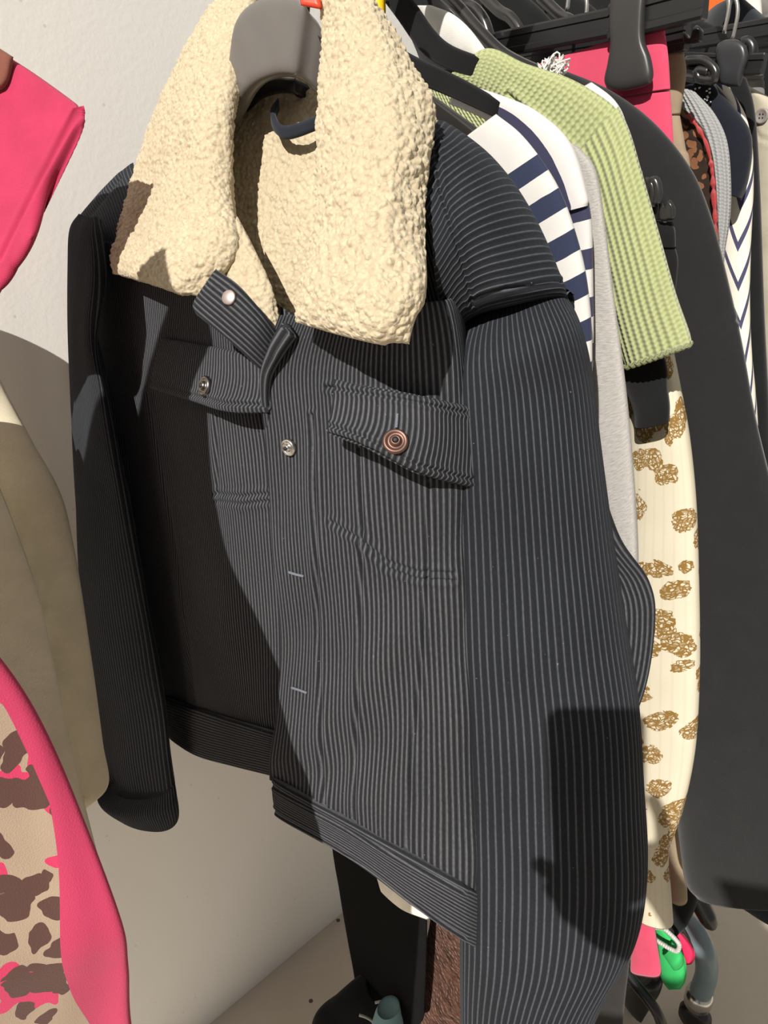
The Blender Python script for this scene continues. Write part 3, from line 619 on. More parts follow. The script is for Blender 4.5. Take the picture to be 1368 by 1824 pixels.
tube('trouser_leg', GT(.722, [(1095, 430, 1203, 440), (1098, 462, 1208, 464), (1100, 490, 1206, 498), (1110, 560, 1200, 566), (1120, 700, 1202, 700), (1120, 1000, 1205, 1000), (1110, 1300, 1190, 1300)], .012), 60, 80, BLKC, btr, ex=2.6, folds=[(10, 8, .003, 18, 0)])
# black sweatshirt
bs = thing('sweatshirt', 'large black drop-shoulder sweatshirt, its sleeve filling the right of the rack', 'sweatshirt', G(1280, 1590, .78))
tube('sweatshirt_sleeve', GT(.775, [(960, 150, 1000, 124), (1010, 200, 1085, 160), (1060, 260, 1165, 218), (1090, 330, 1232, 300), (1110, 420, 1270, 388), (1130, 520, 1298, 490), (1140, 640, 1326, 610), (1150, 760, 1350, 740), (1160, 900, 1384, 890), (1172, 1050, 1412, 1050), (1188, 1200, 1426, 1200), (1200, 1350, 1430, 1350), (1212, 1470, 1426, 1480), (1222, 1560, 1420, 1575), (1240, 1588, 1416, 1604)], .022), 120, 220, BLK2, bs, ex=2.6, folds=[(6, 2.5, .005, 19, .5)], seams=[[(1190, 652), (1240, 622), (1316, 566)]], seamw=3, seamd=.002)
tube('sweatshirt_body', GT(.79, [(800, 90, 1040, 170), (820, 500, 1130, 500), (840, 1000, 1170, 1000), (850, 1300, 1180, 1300)], .014), 50, 50, BLK2, bs)
# pink trousers on a big clip hanger
PK = m_cloth('pink suiting', lin(200, 70, 98), .85, .15, blot=.06)
pt = thing('trousers', 'hot pink tailored trousers gripped by a large black clip hanger', 'trousers', G(1150, 1720, .83))
tube('trouser_waist', GT(.83, [(940, 122, 1182, 44), (970, 150, 1190, 100), (1010, 190, 1194, 160)], .012), 60, 40, PK, pt, ex=4)
tube('trouser_leg', GT(.83, [(1010, 190, 1194, 162), (1060, 260, 1199, 240), (1080, 500, 1212, 500), (1100, 900, 1200, 900), (1118, 1300, 1182, 1300), (1126, 1600, 1164, 1600), (1123, 1726, 1178, 1734)], .011), 60, 120, PK, pt, ex=3)
ph = thing('trouser_hanger', 'long black bar hanger with wide flared clip over the pink trousers', 'hanger', G(1110, 30, .82))
bar('cross_bar', G(868, 84, .815), G(1090, 40, .815), .026, .012, BLK, ph); bar('cross_bar', G(1088, 42, .815), G(1258, -2, .815), .034, .014, BLK, ph)
panel('clip', GP(.80, [[(1086, -40), (1100, -40), (1130, -40), (1146, -40)], [(1081, 40), (1098, 40), (1126, 38), (1142, 36)], [(1083, 78), (1099, 78), (1128, 74), (1143, 72)], [(1078, 112), (1098, 112), (1132, 106), (1153, 100)], [(1072, 140), (1096, 142), (1136, 136), (1158, 130)], [(1075, 156), (1098, 162), (1136, 156), (1154, 148)]]), 40, 80, .012, m_plain('matt black clip', (.030, .029, .029), .38, spec=.45), ph, pw=6)
hook(ph, G(1010, 20, .815))
h2 = thing('trouser_hanger', 'second black bar hanger just under the long one, behind the clip of the pink trousers', 'hanger', G(1000, 90, .87))
bar('cross_bar', G(880, 118, .87), G(1180, 72, .87), .024, .012, BLK, h2); bar('cross_bar', G(1180, 74, .87), G(1225, 64, .87), .026, .014, BLK, h2)
panel('notched_end', GP(.86, [[(1214, 52), (1220, 60), (1224, 66), (1230, 64), (1234, 46), (1242, 46), (1248, 56)], [(1214, 76), (1220, 78), (1226, 78), (1232, 78), (1238, 77), (1243, 76), (1247, 72)]]), 40, 10, .010, BLK, h2)
hook(h2, G(1040, 60, .87))
TAU = m_cloth('taupe cotton', lin(142, 126, 104), .9, .1)
tp = thing('trousers', 'taupe cotton trousers hanging right beside the hot pink trousers', 'trousers', G(1205, 1600, .88))
tube('trouser_waist', GT(.88, [(1140, 86, 1216, 84), (1150, 140, 1223, 130), (1150, 212, 1212, 205)], .014), 50, 30, TAU, tp, folds=[(14, 8, .002, 20, 0)], seams=[[(1150, 95), (1216, 92)]], seamw=2)
tube('trouser_leg', GT(.88, [(1150, 208, 1212, 206), (1160, 260, 1222, 262), (1165, 330, 1232, 330), (1170, 700, 1240, 700), (1180, 1200, 1236, 1200), (1186, 1400, 1214, 1400), (1190, 1500, 1218, 1500), (1193, 1592, 1222, 1604)], .014), 50, 100, TAU, tp, folds=[(14, 4, .003, 20, 0)])
LEO = m_leopard_dark(); REDT = m_cloth('red fluffy trim', lin(214, 32, 40), 1, .3, ws=.8)
lr = thing('cardigan', 'dark brown leopard knit cardigan with red stitched edge', 'cardigan', G(1250, 500, .93))
tube('garment_sleeve', GT(.93, [(1180, 190, 1222, 196), (1190, 240, 1254, 232), (1195, 300, 1272, 290), (1205, 400, 1280, 400), (1220, 480, 1284, 480), (1250, 556, 1286, 560), (1255, 640, 1288, 640)], .016), 60, 80, LEO, lr)
rz = [G(x, y, .912) for x, y in ((1226, 205), (1246, 232), (1260, 262), (1268, 300), (1271, 340), (1274, 390), (1275, 430), (1280, 480), (1284, 540))]
o = pipe('red_edging', crom(rz, 60), .004, REDT, lr, 8, 3, rr=[random.Random(k).uniform(.0008, .0036) for k in range(44)])
GRIB = m_rib('grey rib', (.30, .30, .305), (.17, .17, .175), p=.005)
gr = thing('cardigan', 'mid grey ribbed cardigan edge next to the leopard knit', 'cardigan', G(1290, 450, .97))
tube('garment_sleeve', GT(.97, [(1190, 150, 1236, 168), (1200, 190, 1270, 205), (1220, 240, 1293, 255), (1235, 310, 1300, 330), (1240, 380, 1297, 395), (1250, 440, 1288, 450), (1258, 500, 1286, 500), (1260, 620, 1290, 620)], .016), 60, 80, GRIB, gr, folds=[(9, 8, .003, 22, 0)])
NVY = m_cloth('navy jersey', lin(20, 23, 33), .9, .15)
nt = thing('top', 'dark navy top with tiny sparkling studs at the shoulder', 'top', G(1320, 360, 1.01))
tube('garment_sleeve', GT(1.01, [(1180, 125, 1272, 148), (1215, 165, 1305, 190), (1245, 205, 1332, 232), (1262, 250, 1337, 270), (1280, 310, 1330, 320), (1290, 340, 1318, 355)], .018), 60, 60, NVY, nt, folds=[(8, 8, .003, 23, 0)])
random.seed(8)
for k in range(22):
    x, y = random.gauss(1253, 10), random.gauss(172, 18)
    P_, N_ = np.array(G(x, y, 1.01 - .0215)), None
    lathe('stud', [(.0013, -.002), (.0014, .0004), (.0004, .0012)], P_, O - P_, STEEL, nt, 8)
CHV = m_chevron()
cb = thing('blouse', 'cream blouse with dark chevron lines hanging near the right edge', 'blouse', G(1330, 700, 1.05))
tube('blouse_sleeve', GT(1.05, [(1240, 140, 1302, 155), (1270, 175, 1330, 205), (1290, 230, 1342, 260), (1285, 320, 1344, 340), (1275, 420, 1340, 430), (1282, 520, 1338, 530), (1300, 610, 1340, 620), (1320, 690, 1346, 700), (1325, 760, 1350, 760)], .018), 60, 100, CHV, cb, folds=[(9, 6, .004, 24, 0)])
dk = thing('coat', 'black coat filling the gap between the chevron blouse and the cream shirt', 'coat', G(1350, 760, 1.09))
tube('coat_sleeve', GT(1.09, [(1230, 105, 1330, 140), (1260, 190, 1345, 200), (1290, 330, 1354, 330), (1300, 560, 1362, 560), (1310, 760, 1372, 760), (1320, 1000, 1380, 1000)], .02), 60, 60, BLKC, dk)
CRM = m_cloth('cream linen', lin(190, 182, 163), .9, .1, blot=.1, ws=.5)
cs = thing('shirt', 'cream linen shirt with grey four-hole button at the right edge', 'shirt', G(1390, 760, 1.13))
tube('shirt_sleeve', GT(1.13, [(1285, 150, 1330, 152), (1316, 172, 1392, 190), (1330, 235, 1425, 250), (1332, 330, 1440, 340), (1338, 480, 1450, 490), (1346, 620, 1450, 640), (1362, 760, 1450, 760), (1366, 840, 1450, 840)], .024), 80, 100, CRM, cs, key='cs', folds=[(8, 4, .005, 25, 0)], seams=[[(1322, 182), (1336, 215), (1352, 245), (1400, 260)]], seamw=3)
b_ = surf('cs', 1357, 207, .001); b_o = lathe('button', [(.009, -.002), (.0095, .001), (.008, .0024), (.0066, .0014), (.0001, .0012)], b_[0], b_[1], m_plain('grey button', (.26, .23, .21), .4), cs)
for a in range(4):
    n_ = b_[1]; x_ = np.cross(n_, [0, 0, 1.0]); x_ /= np.linalg.norm(x_); y_ = np.cross(n_, x_); t_ = math.pi / 4 + a * math.pi / 2
    lathe('button_hole', [(.0011, .0008), (.0011, .0016)], b_[0] + (x_ * math.cos(t_) + y_ * math.sin(t_)) * .003, n_, BLK, b_o, 8)

# hanger bars and clips at the right
R_H = [('trouser_hanger', 'long black bar hanger crossing the top right corner above the cream shirt', 1.05, [(1235, 72, 1420, 40)], .020),
       ('trouser_hanger', 'black bar hanger right under the one crossing the top right corner', 1.10, [(1228, 92, 1420, 62)], .018),
       ('trouser_hanger', 'short black bar hanger at right, level with the grey clip', 1.00, [(1210, 104, 1285, 108)], .014)]
for nm, lb, R, bb, hh in R_H:
    q = clip_hanger(nm, lb, R, bb, hh, .012); hook(q, G(1290, 60, R))
rc = thing('trouser_hanger', 'black hanger with open loop clip beside the taupe trousers', 'hanger', G(1240, 120, .985))
bar('cross_bar', G(1190, 108, .985), G(1262, 118, .985), .012, .010, BLK, rc)
pipe('clip_loop', [G(x, y, .975) for x, y in ((1222, 108), (1250, 107), (1268, 118), (1275, 132), (1268, 143), (1246, 140), (1243, 126), (1262, 128))], .0052, GLOSS, rc, 10)
pipe('clip_loop', [G(x, y, .978) for x, y in ((1218, 136), (1240, 140), (1262, 141))], .005, GLOSS, rc, 10)
sc = thing('trouser_hanger', 'black hanger with rounded square paddle clip over a grey waistband at right', 'hanger', G(1300, 110, .99))
panel('clip', GP(.985, [[(1274, 78), (1288, 70), (1310, 70), (1326, 80)], [(1272, 100), (1288, 98), (1312, 99), (1329, 102)], [(1276, 120), (1290, 120), (1310, 122), (1322, 124)], [(1280, 150), (1292, 152), (1304, 154), (1314, 154)]]), 30, 50, .012, m_plain('matt charcoal clip', (.026, .027, .03), .35, spec=.45), sc, pw=6)
pipe('clip_spring', [G(x, y, 1.0) for x, y in ((1322, 76), (1332, 74), (1340, 84), (1338, 100), (1326, 110))], .006, BLK, sc, 10)
bar('cross_bar', G(1318, 116, 1.0), G(1362, 114, 1.0), .022, .012, BLK, sc); hook(sc, G(1305, 72, .995))
gw = thing('trousers', 'grey trouser waistband held by the paddle clip at right', 'trousers', G(1335, 150, 1.15))
tube('trouser_waist', GT(1.15, [(1308, 136, 1360, 136), (1306, 152, 1361, 150), (1305, 172, 1362, 172), (1300, 300, 1360, 300)], .010), 50, 40, m_cloth('grey suiting', (.16, .155, .16), .85), gw, ex=4, seams=[[(1308, 141), (1360, 141)]], seamw=2)

# dark garments and many hangers crowding the top
darks = [(.74, [(660, -60, 760, -40), (700, 10, 800, 30), (730, 70, 900, 100), (760, 200, 960, 220), (780, 500, 1000, 500)], 'black shirt nearest the sherpa collar at the top of the rail', 'shirt'),
         (.90, [(795, -40, 880, -40), (812, 0, 960, 20), (820, 60, 1010, 80), (830, 160, 1060, 160), (850, 500, 1090, 500)], 'black jacket behind the long trouser hanger bar', 'jacket'),
         (1.02, [(880, -40, 990, -40), (900, 0, 1060, 15), (920, 60, 1100, 70), (930, 200, 1120, 200), (940, 500, 1150, 500)], 'black garment with sloping shoulder behind the pink trousers', 'top'),
         (1.16, [(1020, -20, 1120, -30), (1040, 30, 1180, 20), (1060, 80, 1220, 70), (1070, 200, 1260, 200), (1080, 500, 1280, 500)], 'black garment behind the bar hangers in the top right', 'top'),
         (1.30, [(1190, 50, 1240, 30), (1200, 90, 1300, 60), (1210, 140, 1390, 100), (1220, 300, 1420, 300), (1230, 700, 1430, 700)], 'charcoal garment at the back of the rack, right side', 'top')]
for R, rows, lb, ct_ in darks:
    d = thing({'shirt': 'shirt', 'jacket': 'jacket', 'top': 'top'}[ct_], lb, ct_, G(rows[-1][0], rows[-1][1], R))
    tube('garment_body', GT(R, rows, .02), 60, 80, BLKC, d, folds=[(8, 8, .006, int(R * 10), 0)])
hp = thing('clothes_hanger', 'black plastic hanger in a row of hangers at the top, beside the sherpa collar', 'hanger', G(800, 0, .80), 'black hangers crowded at the top of the rail')
pipe('shoulder_arm', [G(x, y, .80) for x, y in ((790, -30), (824, 4), (846, 18), (862, 40), (872, 70))], .0075, GLOSS, hp, 10); hook(hp, G(790, -30, .80))
lbs = ['second black hanger arm from the sherpa collar in the row at the top', 'third black hanger arm from the sherpa collar in the row at the top', 'fourth black hanger arm from the sherpa collar in the row at the top', 'fifth black hanger arm from the sherpa collar, nearest the big clip']
for k, (dx, dR) in enumerate(((.05, .05), (.095, .09), (.145, .13), (.2, .17))):
    c = hp.copy(); COL.objects.link(c); c.location = hp.location + Vector(((RV * dR * .9 + np.array([dx * .35, .02, .002 * k])).tolist())); c['label'] = lbs[k]
    for ch in list(hp.children):
        q = ch.copy(); COL.objects.link(q); q.parent = c
yt = thing('size_marker', 'yellow plastic size marker at the top beside the sherpa collar', 'tag', G(662, 5, .60))
panel('marker_body', GP(.60, [[(640, -30), (674, -30)], [(652, 0), (674, 0)], [(660, 14), (674, 27)]]), 8, 12, .012, m_plain('yellow plastic', lin(250, 200, 20), .4), yt)
# things far at the top right
pf = link('x', bpy.data.meshes.new('x')); bpy.data.objects.remove(pf)
def simple(name, label, cat, R, rows, mat, th=.02, **kw):
    d = thing(name, label, cat, G(rows[-1][0], rows[-1][1], R)); tube(kw.pop('part', 'garment_body'), GT(R, rows, th), 60, 60, mat, d, **kw); return d
simple('sweater', 'hot pink fluffy sweater glimpsed above the long hanger bar', 'sweater', 1.24, [(1036, -40, 1060, -40), (1030, -10, 1090, -16), (1030, 10, 1096, 8), (1034, 60, 1100, 60)], m_cloth('hot pink mohair', lin(222, 24, 84), 1, .4, ws=1), part='sweater_body')
simple('hat', 'domed dark navy felt hat at the top right corner', 'hat', 1.34, [(1290, 6, 1330, 8), (1268, 16, 1352, 24), (1252, 34, 1376, 44), (1246, 56, 1400, 62)], m_cloth('dark navy felt', (.012, .015, .02), 1, .2), .06, part='crown')
simple('shirt', 'pale blue shirt glimpsed between the bar hangers and the orange cloth', 'shirt', 1.40, [(1196, -60, 1214, -60), (1190, -20, 1220, -20), (1188, 10, 1222, 10), (1185, 40, 1226, 40)], m_cloth('pale blue cotton', lin(150, 180, 196), .9), part='shirt_body')
simple('sweater', 'bright orange cloth hanging at the top right behind the navy hat', 'sweater', 1.46, [(1236, -60, 1300, -60), (1232, -20, 1306, -20), (1230, 14, 1308, 14), (1228, 60, 1310, 60)], m_cloth('orange cotton', lin(240, 92, 34), .9), part='sweater_body')
simple('shirt', 'white garment behind the navy hat in the top right corner', 'shirt', 1.52, [(1310, -60, 1350, -60), (1308, -20, 1354, -20), (1306, 30, 1358, 30), (1304, 80, 1360, 80)], WH, part='shirt_body')
simple('jacket', 'mottled grey garment in the extreme top right corner', 'jacket', 1.56, [(1350, -60, 1420, -60), (1348, -20, 1424, -20), (1346, 30, 1426, 30), (1344, 80, 1430, 80)], m_cloth('mottled grey wool', (.22, .21, .2), 1, .2, blot=.5), part='jacket_body')

# ------------------------------------------------------------------ clothes low down
bl = thing('trousers', 'black trousers hanging under the corduroy jacket hem, against the wall', 'trousers', G(660, 1800, .55))
tube('trouser_leg', GT(.55, [(575, 1200, 780, 1200), (588, 1480, 770, 1500), (600, 1580, 765, 1600), (614, 1660, 762, 1700), (626, 1720, 760, 1745), (638, 1790, 757, 1800)], .03), 80, 100, m_cloth('black wool', (.006, .006, .0065), .9, .01, spec=.05), bl, ex=2.6, folds=[(7, 3, .007, 27, 1)])
FUR = m_fur()
fu = thing('coat', 'brown plush coat hanging beneath the jacket, beside its right sleeve', 'coat', G(800, 1824, .60))
tube('coat_body', GT(.60, [(755, 1300, 900, 1300), (758, 1560, 900, 1560), (760, 1700, 900, 1700), (700, 1790, 905, 1790), (695, 1835, 908, 1850)], .035), 90, 90, FUR, fu, folds=[(12, 10, .006, 28, 0), (60, 50, .002, 29, 0)])
lb_ = thing('bag', 'black cloth bag slumped on the floor under the black trousers', 'bag', T(640, 1960, 1.24))
bagp = [(655, 1752, 715, 1752), (622, 1768, 730, 1768), (590, 1792, 740, 1792), (560, 1815, 745, 1815), (550, 1860, 750, 1860), (552, 1920, 748, 1920), (560, 1962, 745, 1962)]
tube('bag_body', [(T(a, b, 1.24), T(c, d, 1.24), .035) for a, b, c, d in bagp], 80, 60, BLKC, lb_, folds=[(9, 9, .006, 30, 0)])
pipe('drawstring', [T(x, y, 1.20) for x, y in ((640, 1808), (652, 1812), (664, 1820), (668, 1834))], .0022, m_plain('grey cord', (.45, .45, .42), .9), lb_, 8)
pipe('drawstring', [T(x, y, 1.20) for x, y in ((668, 1786), (680, 1784), (694, 1786))], .0022, m_plain('pale cord', (.45, .45, .42), .9), lb_, 8)
tb = thing('tote_bag', 'teal cloth bag corner beside the black bag on the floor', 'bag', T(690, 1960, 1.17))
tube('bag_body', [(T(a, b, 1.16), T(c, d, 1.16), .018) for a, b, c, d in ((672, 1798, 712, 1790), (666, 1812, 715, 1808), (660, 1840, 720, 1838), (655, 1930, 722, 1930), (656, 2030, 720, 2030))], 50, 40, m_cloth('teal canvas', lin(112, 142, 146), .9), tb)
bc = simple('coat', 'long black coat hanging behind the jacket sleeve, its hem near the pink trouser leg', 'coat', .74, [(990, 1300, 1130, 1250), (1000, 1560, 1140, 1560), (1010, 1640, 1136, 1640), (1015, 1740, 1122, 1740), (1010, 1830, 1112, 1830), (1006, 1925, 1106, 1925)], m_cloth('black twill', (.020, .018, .017), .85, .1), .02, part='coat_body', folds=[(9, 3, .006, 33, 0)])
simple('dress', 'dark navy dress hem below the black sweatshirt at the right edge', 'dress', .90, [(1300, 1300, 1440, 1300), (1282, 1540, 1440, 1560), (1290, 1588, 1440, 1610), (1330, 1618, 1440, 1640), (1370, 1640, 1440, 1655)], m_cloth('ink navy crepe', (.010, .013, .022), .9), .016, part='dress_skirt')
st = simple('trousers', 'black trouser leg hanging between the floral cuff and the grey rack leg', 'trousers', .93, [(1180, 1300, 1260, 1300), (1186, 1480, 1252, 1480), (1190, 1590, 1246, 1590), (1184, 1640, 1228, 1640), (1186, 1658, 1216, 1652)], BLKC, .02, part='trouser_leg')

# clogs with a bead chain
def clog(label, R, pts, mat):
    c = thing('clog', label, 'shoe', G(*pts[-1][:2], R))
    tube('clog_upper', GT(R, [(a, b, c_, d, -.006, -.006) for a, b, c_, d in pts], .026), 60, 60, mat, c, ex=2.3, along=True)
    so = [(a - 2 + (c_ - a) * .10, b + 2, c_ + 2, d + 2) for a, b, c_, d in pts]
    tube('sole', GT(R + .020, so, .010), 50, 50, mat, c, ex=3, along=True)
    return c
GP_ = m_plain('green foam', lin(52, 168, 92), .75, spec=.2); RP_ = m_plain('crimson foam', lin(206, 44, 86), .75, spec=.2)
g1 = clog('green foam clog hanging by a pearl chain beside the pink trouser leg', .90, [(1164, 1652, 1180, 1652), (1163, 1680, 1202, 1676), (1168, 1706, 1217, 1702), (1174, 1730, 1221, 1727), (1181, 1750, 1218, 1748), (1191, 1761, 1210, 1760)], GP_)
tube('strap', GT(.87, [(1180, 1696, 1196, 1680, 0, 0, .01), (1192, 1712, 1214, 1700, -.006, -.006, .012), (1198, 1722, 1218, 1716, 0, 0, .01)], .01), 30, 20, GP_, g1)
r1 = clog('crimson foam clog behind the green one', .95, [(1180, 1643, 1194, 1643), (1186, 1662, 1212, 1660), (1196, 1682, 1228, 1679), (1206, 1699, 1236, 1696), (1214, 1711, 1234, 1709), (1221, 1717, 1229, 1716)], RP_)
tube('strap', GT(.935, [(1198, 1678, 1206, 1664, 0, 0, .008), (1204, 1686, 1214, 1672, 0, 0, .010), (1208, 1692, 1218, 1680, 0, 0, .008)], .008), 30, 20, RP_, r1)
bd_ = thing('bead_chain', 'looped pearly bead chain over the green clog', 'beads', G(1205, 1690, .85))
PEARL = m_plain('pearl bead', (.42, .41, .38), .25, spec=.7)
path = crom([G(x, y, .855) for x, y in ((1168, 1652), (1182, 1654), (1194, 1664), (1204, 1674), (1210, 1684), (1206, 1694), (1194, 1690), (1180, 1682), (1168, 1674))], 27)
for p in path:
    lathe('bead', [(.0004, -.0036), (.0022, -.0030), (.0034, -.0014), (.0036, 0), (.0034, .0014), (.0022, .0030), (.0004, .0036)], p, (0, 0, 1), PEARL, bd_, 12)
# straps and shoe on the floor
sb = thing('bag_strap', 'black strap hanging to the floor beneath the pink trouser leg', 'strap', G(1150, 1790, .85))
pipe('strap_band', [G(x, y, .86) for x, y in ((1110, 1720), (1128, 1748), (1152, 1778), (1168, 1800), (1178, 1824), (1182, 1850))], .009, BLK, sb, 12)
sh = thing('shoe', 'black shoe on the floor behind the pink trouser hem', 'shoe', G(1150, 1780, .95))
tube('shoe_upper', GT(.95, [(1112, 1728, 1166, 1732), (1108, 1750, 1180, 1744), (1112, 1776, 1178, 1762), (1130, 1794, 1166, 1776), (1142, 1796, 1156, 1786)], .035), 50, 40, BLK, sh)
um = thing('umbrella', 'black umbrella tip leaning beside the grey rack leg', 'umbrella', G(1265, 1650, .96))
pipe('folded_canopy', [G(x, y, .97) for x, y in ((1226, 1570), (1240, 1596), (1256, 1626), (1266, 1646), (1270, 1654))], .014, BLK, um, 12, rr=[.020, .018, .016, .015, .011, .006])

# ------------------------------------------------------------------ the rack
rk = thing('clothing_rack', 'blue-grey steel clothes rack with curved tubular leg and caster at lower right', 'rack', RN(.9, .557, 0))
TUBE = m_plain('blue grey enamel', lin(118, 136, 142), .35, spec=.5)
pipe('rail', [RN(.36, .557, 1.70), RN(1.0, .557, 1.70), RN(1.8, .557, 1.70)], .014, TUBE, rk, 16)
foot = [RN(1.06, .557, .34), G(1185, 1622, 1.03), G(1212, 1634, 1.02), G(1240, 1662, 1.01), G(1256, 1700, 1.0), G(1258, 1736, 1.0), G(1246, 1772, 1.0)]
pipe('leg', foot, .019, TUBE, rk, 18)
pipe('upright', [RN(1.06, .557, .06), RN(1.06, .557, .6), RN(1.06, .557, 1.70)], .016, TUBE, rk, 14)
pipe('upright', [RN(1.75, .557, .02), RN(1.75, .557, .6), RN(1.75, .557, 1.70)], .016, TUBE, rk, 14)
pc = G(1247, 1770, 1.0)
ca = lathe('caster', [(.010, -.035), (.023, -.028), (.024, -.006), (.022, .004), (.012, .010)], pc, foot[-2] - foot[-1], STEEL, rk, 24)
wc = G(1238, 1810, 1.0)
lathe('wheel', [(.012, -.014), (.026, -.012), (.030, 0), (.026, .012), (.012, .014)], wc, RV, BLK, ca, 24)

# ------------------------------------------------------------------ clothes at the left
YK_ = .262
tg = [(330, 470, -.08), (385, 610, -.08), (370, 740, -.08), (395, 950, -.08), (470, 1140, -.085), (500, 1260, -.1), (545, 1400, -.1), (590, 1540, -.1)]
edge = []
for q, yk in zip(tg, (.27, .27, .275, .28, .282, .284, .272, .258)):
    p = J(*q); edge.append(p - SUN * ((p[1] - yk) / SUN[1]))  # unseen stretch of the edge, shaped so its shadow ends at these jacket points
vis = [YP(206, 1640, YK_), YP(216, 1720, YK_), YP(224, 1840, YK_)]
edge = edge[:-1] + vis
z = edge[-1][2]
edge += [edge[-1] + np.array([0, 0, -.12]), edge[-1] + np.array([-.004, 0, -.3]), edge[-1] + np.array([-.01, 0, -.5])]
kf = thing('kaftan', 'hot pink kaftan with brown leopard print panel, at the lower left', 'kaftan', edge[-1] + np.array([-.2, 0, 0]))
LK = m_leopard_kaftan()
rows = [(np.array([-.80 if i > 1 else -.6, YK_ - .17, p[2]]), p, .022) for i, p in enumerate(edge)]  # left side widened out of view to shade the lower wall
kb = tube('kaftan_body', rows, 160, 260, LK, kf, ex=2.6, folds=[(10, 2.2, .006, 81, 0), (30, 5, .0015, 82, 2)])
def band(o, fn):
    me = o.data; at = me.attributes.new('band', 'FLOAT', 'POINT'); co = np.empty(len(me.vertices) * 3); me.vertices.foreach_get('co', co)
    co = co.reshape(-1, 3); p = o
    while p is not None: co = co + np.array(p.location); p = p.parent
    x, y, _ = proj(co); at.data.foreach_set('value', fn(x, y, co).astype(np.float32))
eps = np.array(edge); 
def kfn(x, y, co):
    ex_ = np.interp(-co[:, 2], -eps[:, 2], eps[:, 0])
    return .5 + 30 * (co[:, 0] - np.minimum(ex_ - .004, YP(90, 1600, .25)[0] + .002 * np.sin(co[:, 2] * 40)))
band(kb, kfn)
# its sleeve, reaching to the wall
PKS = m_cloth('hot pink cotton', lin(180, 50, 84), .85, .1, ws=.5, blot=.12)
SLV = [[(-190, 0), (-110, 34), (-40, 66), (30, 108), (88, 148), (140, 186)], [(-190, 150), (-120, 168), (-50, 190), (20, 230), (78, 240), (126, 226)], [(-190, 330), (-130, 340), (-70, 350), (0, 370), (46, 340), (84, 302)], [(-190, 540), (-140, 530), (-100, 520), (-30, 520), (4, 470), (30, 410)]]
panel('kaftan_sleeve', [[T(x, y, .50 + .03 * (1 - c / 5)) for c, (x, y) in enumerate(r)] for r in SLV], 120, 80, .010, PKS, kf, folds=[(9, 5, .006, 84, 4)], seams=[[(135, 196), (70, 320), (0, 462)]], seamw=3)
SL2 = [[(x - 14, y + 34) for x, y in r] for r in SLV]
panel('kaftan_sleeve', [[T(x, y, .53 + .03 * (1 - c / 5)) for c, (x, y) in enumerate(r)] for r in SL2], 80, 60, .008, PKS, kf, folds=[(9, 5, .006, 85, 4)])
panel('sleeve_border', [[T(x, y, .5085) for x, y in r] for r in ([(-70, 44), (-30, 66), (0, 84), (20, 97)], [(-80, 100), (-44, 110), (-12, 122), (12, 136)], [(-90, 170), (-60, 165), (-28, 160), (2, 152)])], 40, 20, .006, m_cloth('brown cotton border', lin(120, 74, 62), .9), kf)
KH = m_cloth('khaki cotton', lin(230, 219, 192), .85, .08, blot=.08, ws=.5)
k1 = thing('trench_coat', 'khaki cotton coat hanging behind the pink kaftan at the left edge', 'coat', T(0, 1400, .64))
def TT(rows, th): return [(T(a, b, t_), T(c, d, t2), th) for a, b, t_, c, d, t2 in rows]
tube('coat_body', TT([(-420, 520, .62, -82, 520, .70), (-430, 600, .62, -36, 610, .70), (-430, 700, .62, 8, 706, .69), (-430, 790, .62, 52, 790, .68), (-420, 880, .62, 104, 880, .67), (-410, 980, .62, 132, 980, .67), (-400, 1080, .62, 152, 1080, .66), (-400, 1200, .62, 170, 1200, .66), (-390, 1320, .62, 186, 1320, .66), (-380, 1400, .62, 195, 1396, .66), (-380, 1440, .62, 150, 1442, .66)], .022), 120, 160, KH, k1, ex=2.4, key='kh',
     folds=[(7, 3, .007, 86, 1), (20, 9, .0025, 87, 4)], seams=[[(-10, 850), (40, 960), (90, 1100), (120, 1240), (150, 1420)]], seamw=3)
tube('coat_panel', TT([(-300, 700, .56, -60, 700, .60), (-300, 800, .56, -20, 800, .60), (-300, 930, .55, 30, 930, .59), (-300, 1080, .55, 80, 1080, .59), (-300, 1250, .54, 118, 1250, .58), (-290, 1400, .54, 150, 1400, .58), (-280, 1520, .54, 178, 1520, .58), (-270, 1600, .54, 197, 1600, .58), (-270, 1640, .54, 186, 1640, .58)], .014), 100, 120, KH, k1, ex=2.6,
     folds=[(8, 3, .005, 88, 1), (24, 9, .002, 89, 3)])
# ------------------------------------------------------------------ the photographer, who stands behind the lens and whose phone throws its shadow on the sleeve
FW = np.array([0, cP, -sP]); UPV = np.array([0, sP, cP]); XV = np.array([1.0, 0, 0])
def CAMP(x, y, b): return O + XV * x + UPV * y - FW * b
fo = thing('phone', 'smartphone held up to the jacket, throwing the rectangular shadow on its right sleeve', 'phone', CAMP(-.025, -.14, .008))
def rrect(cx, cy, w, h, r, n=6):
    P_ = []
    for (sx, sy, a0) in ((1, 1, 0), (-1, 1, 90), (-1, -1, 180), (1, -1, 270)):
        for k in range(n + 1):
            a = math.radians(a0 + 90 * k / n); P_.append((cx + sx * (w / 2 - r) + r * math.cos(a), cy + sy * (h / 2 - r) + r * math.sin(a)))
    return P_
def plate(name, P_, b0, b1, mat, parent):
    n = len(P_); V = [CAMP(x, y, b0) for x, y in P_] + [CAMP(x, y, b1) for x, y in P_]
    fs = [list(range(n)), [n + k for k in range(n)][::-1]] + [[k, n + k, n + (k + 1) % n, (k + 1) % n] for k in range(n)]
    return link(name, mesh(V, fs, None, name), parent, mat, False)
plate('phone_body', rrect(-.024, -.064, .071, .147, .011), .004, .0115, GLOSS, fo)
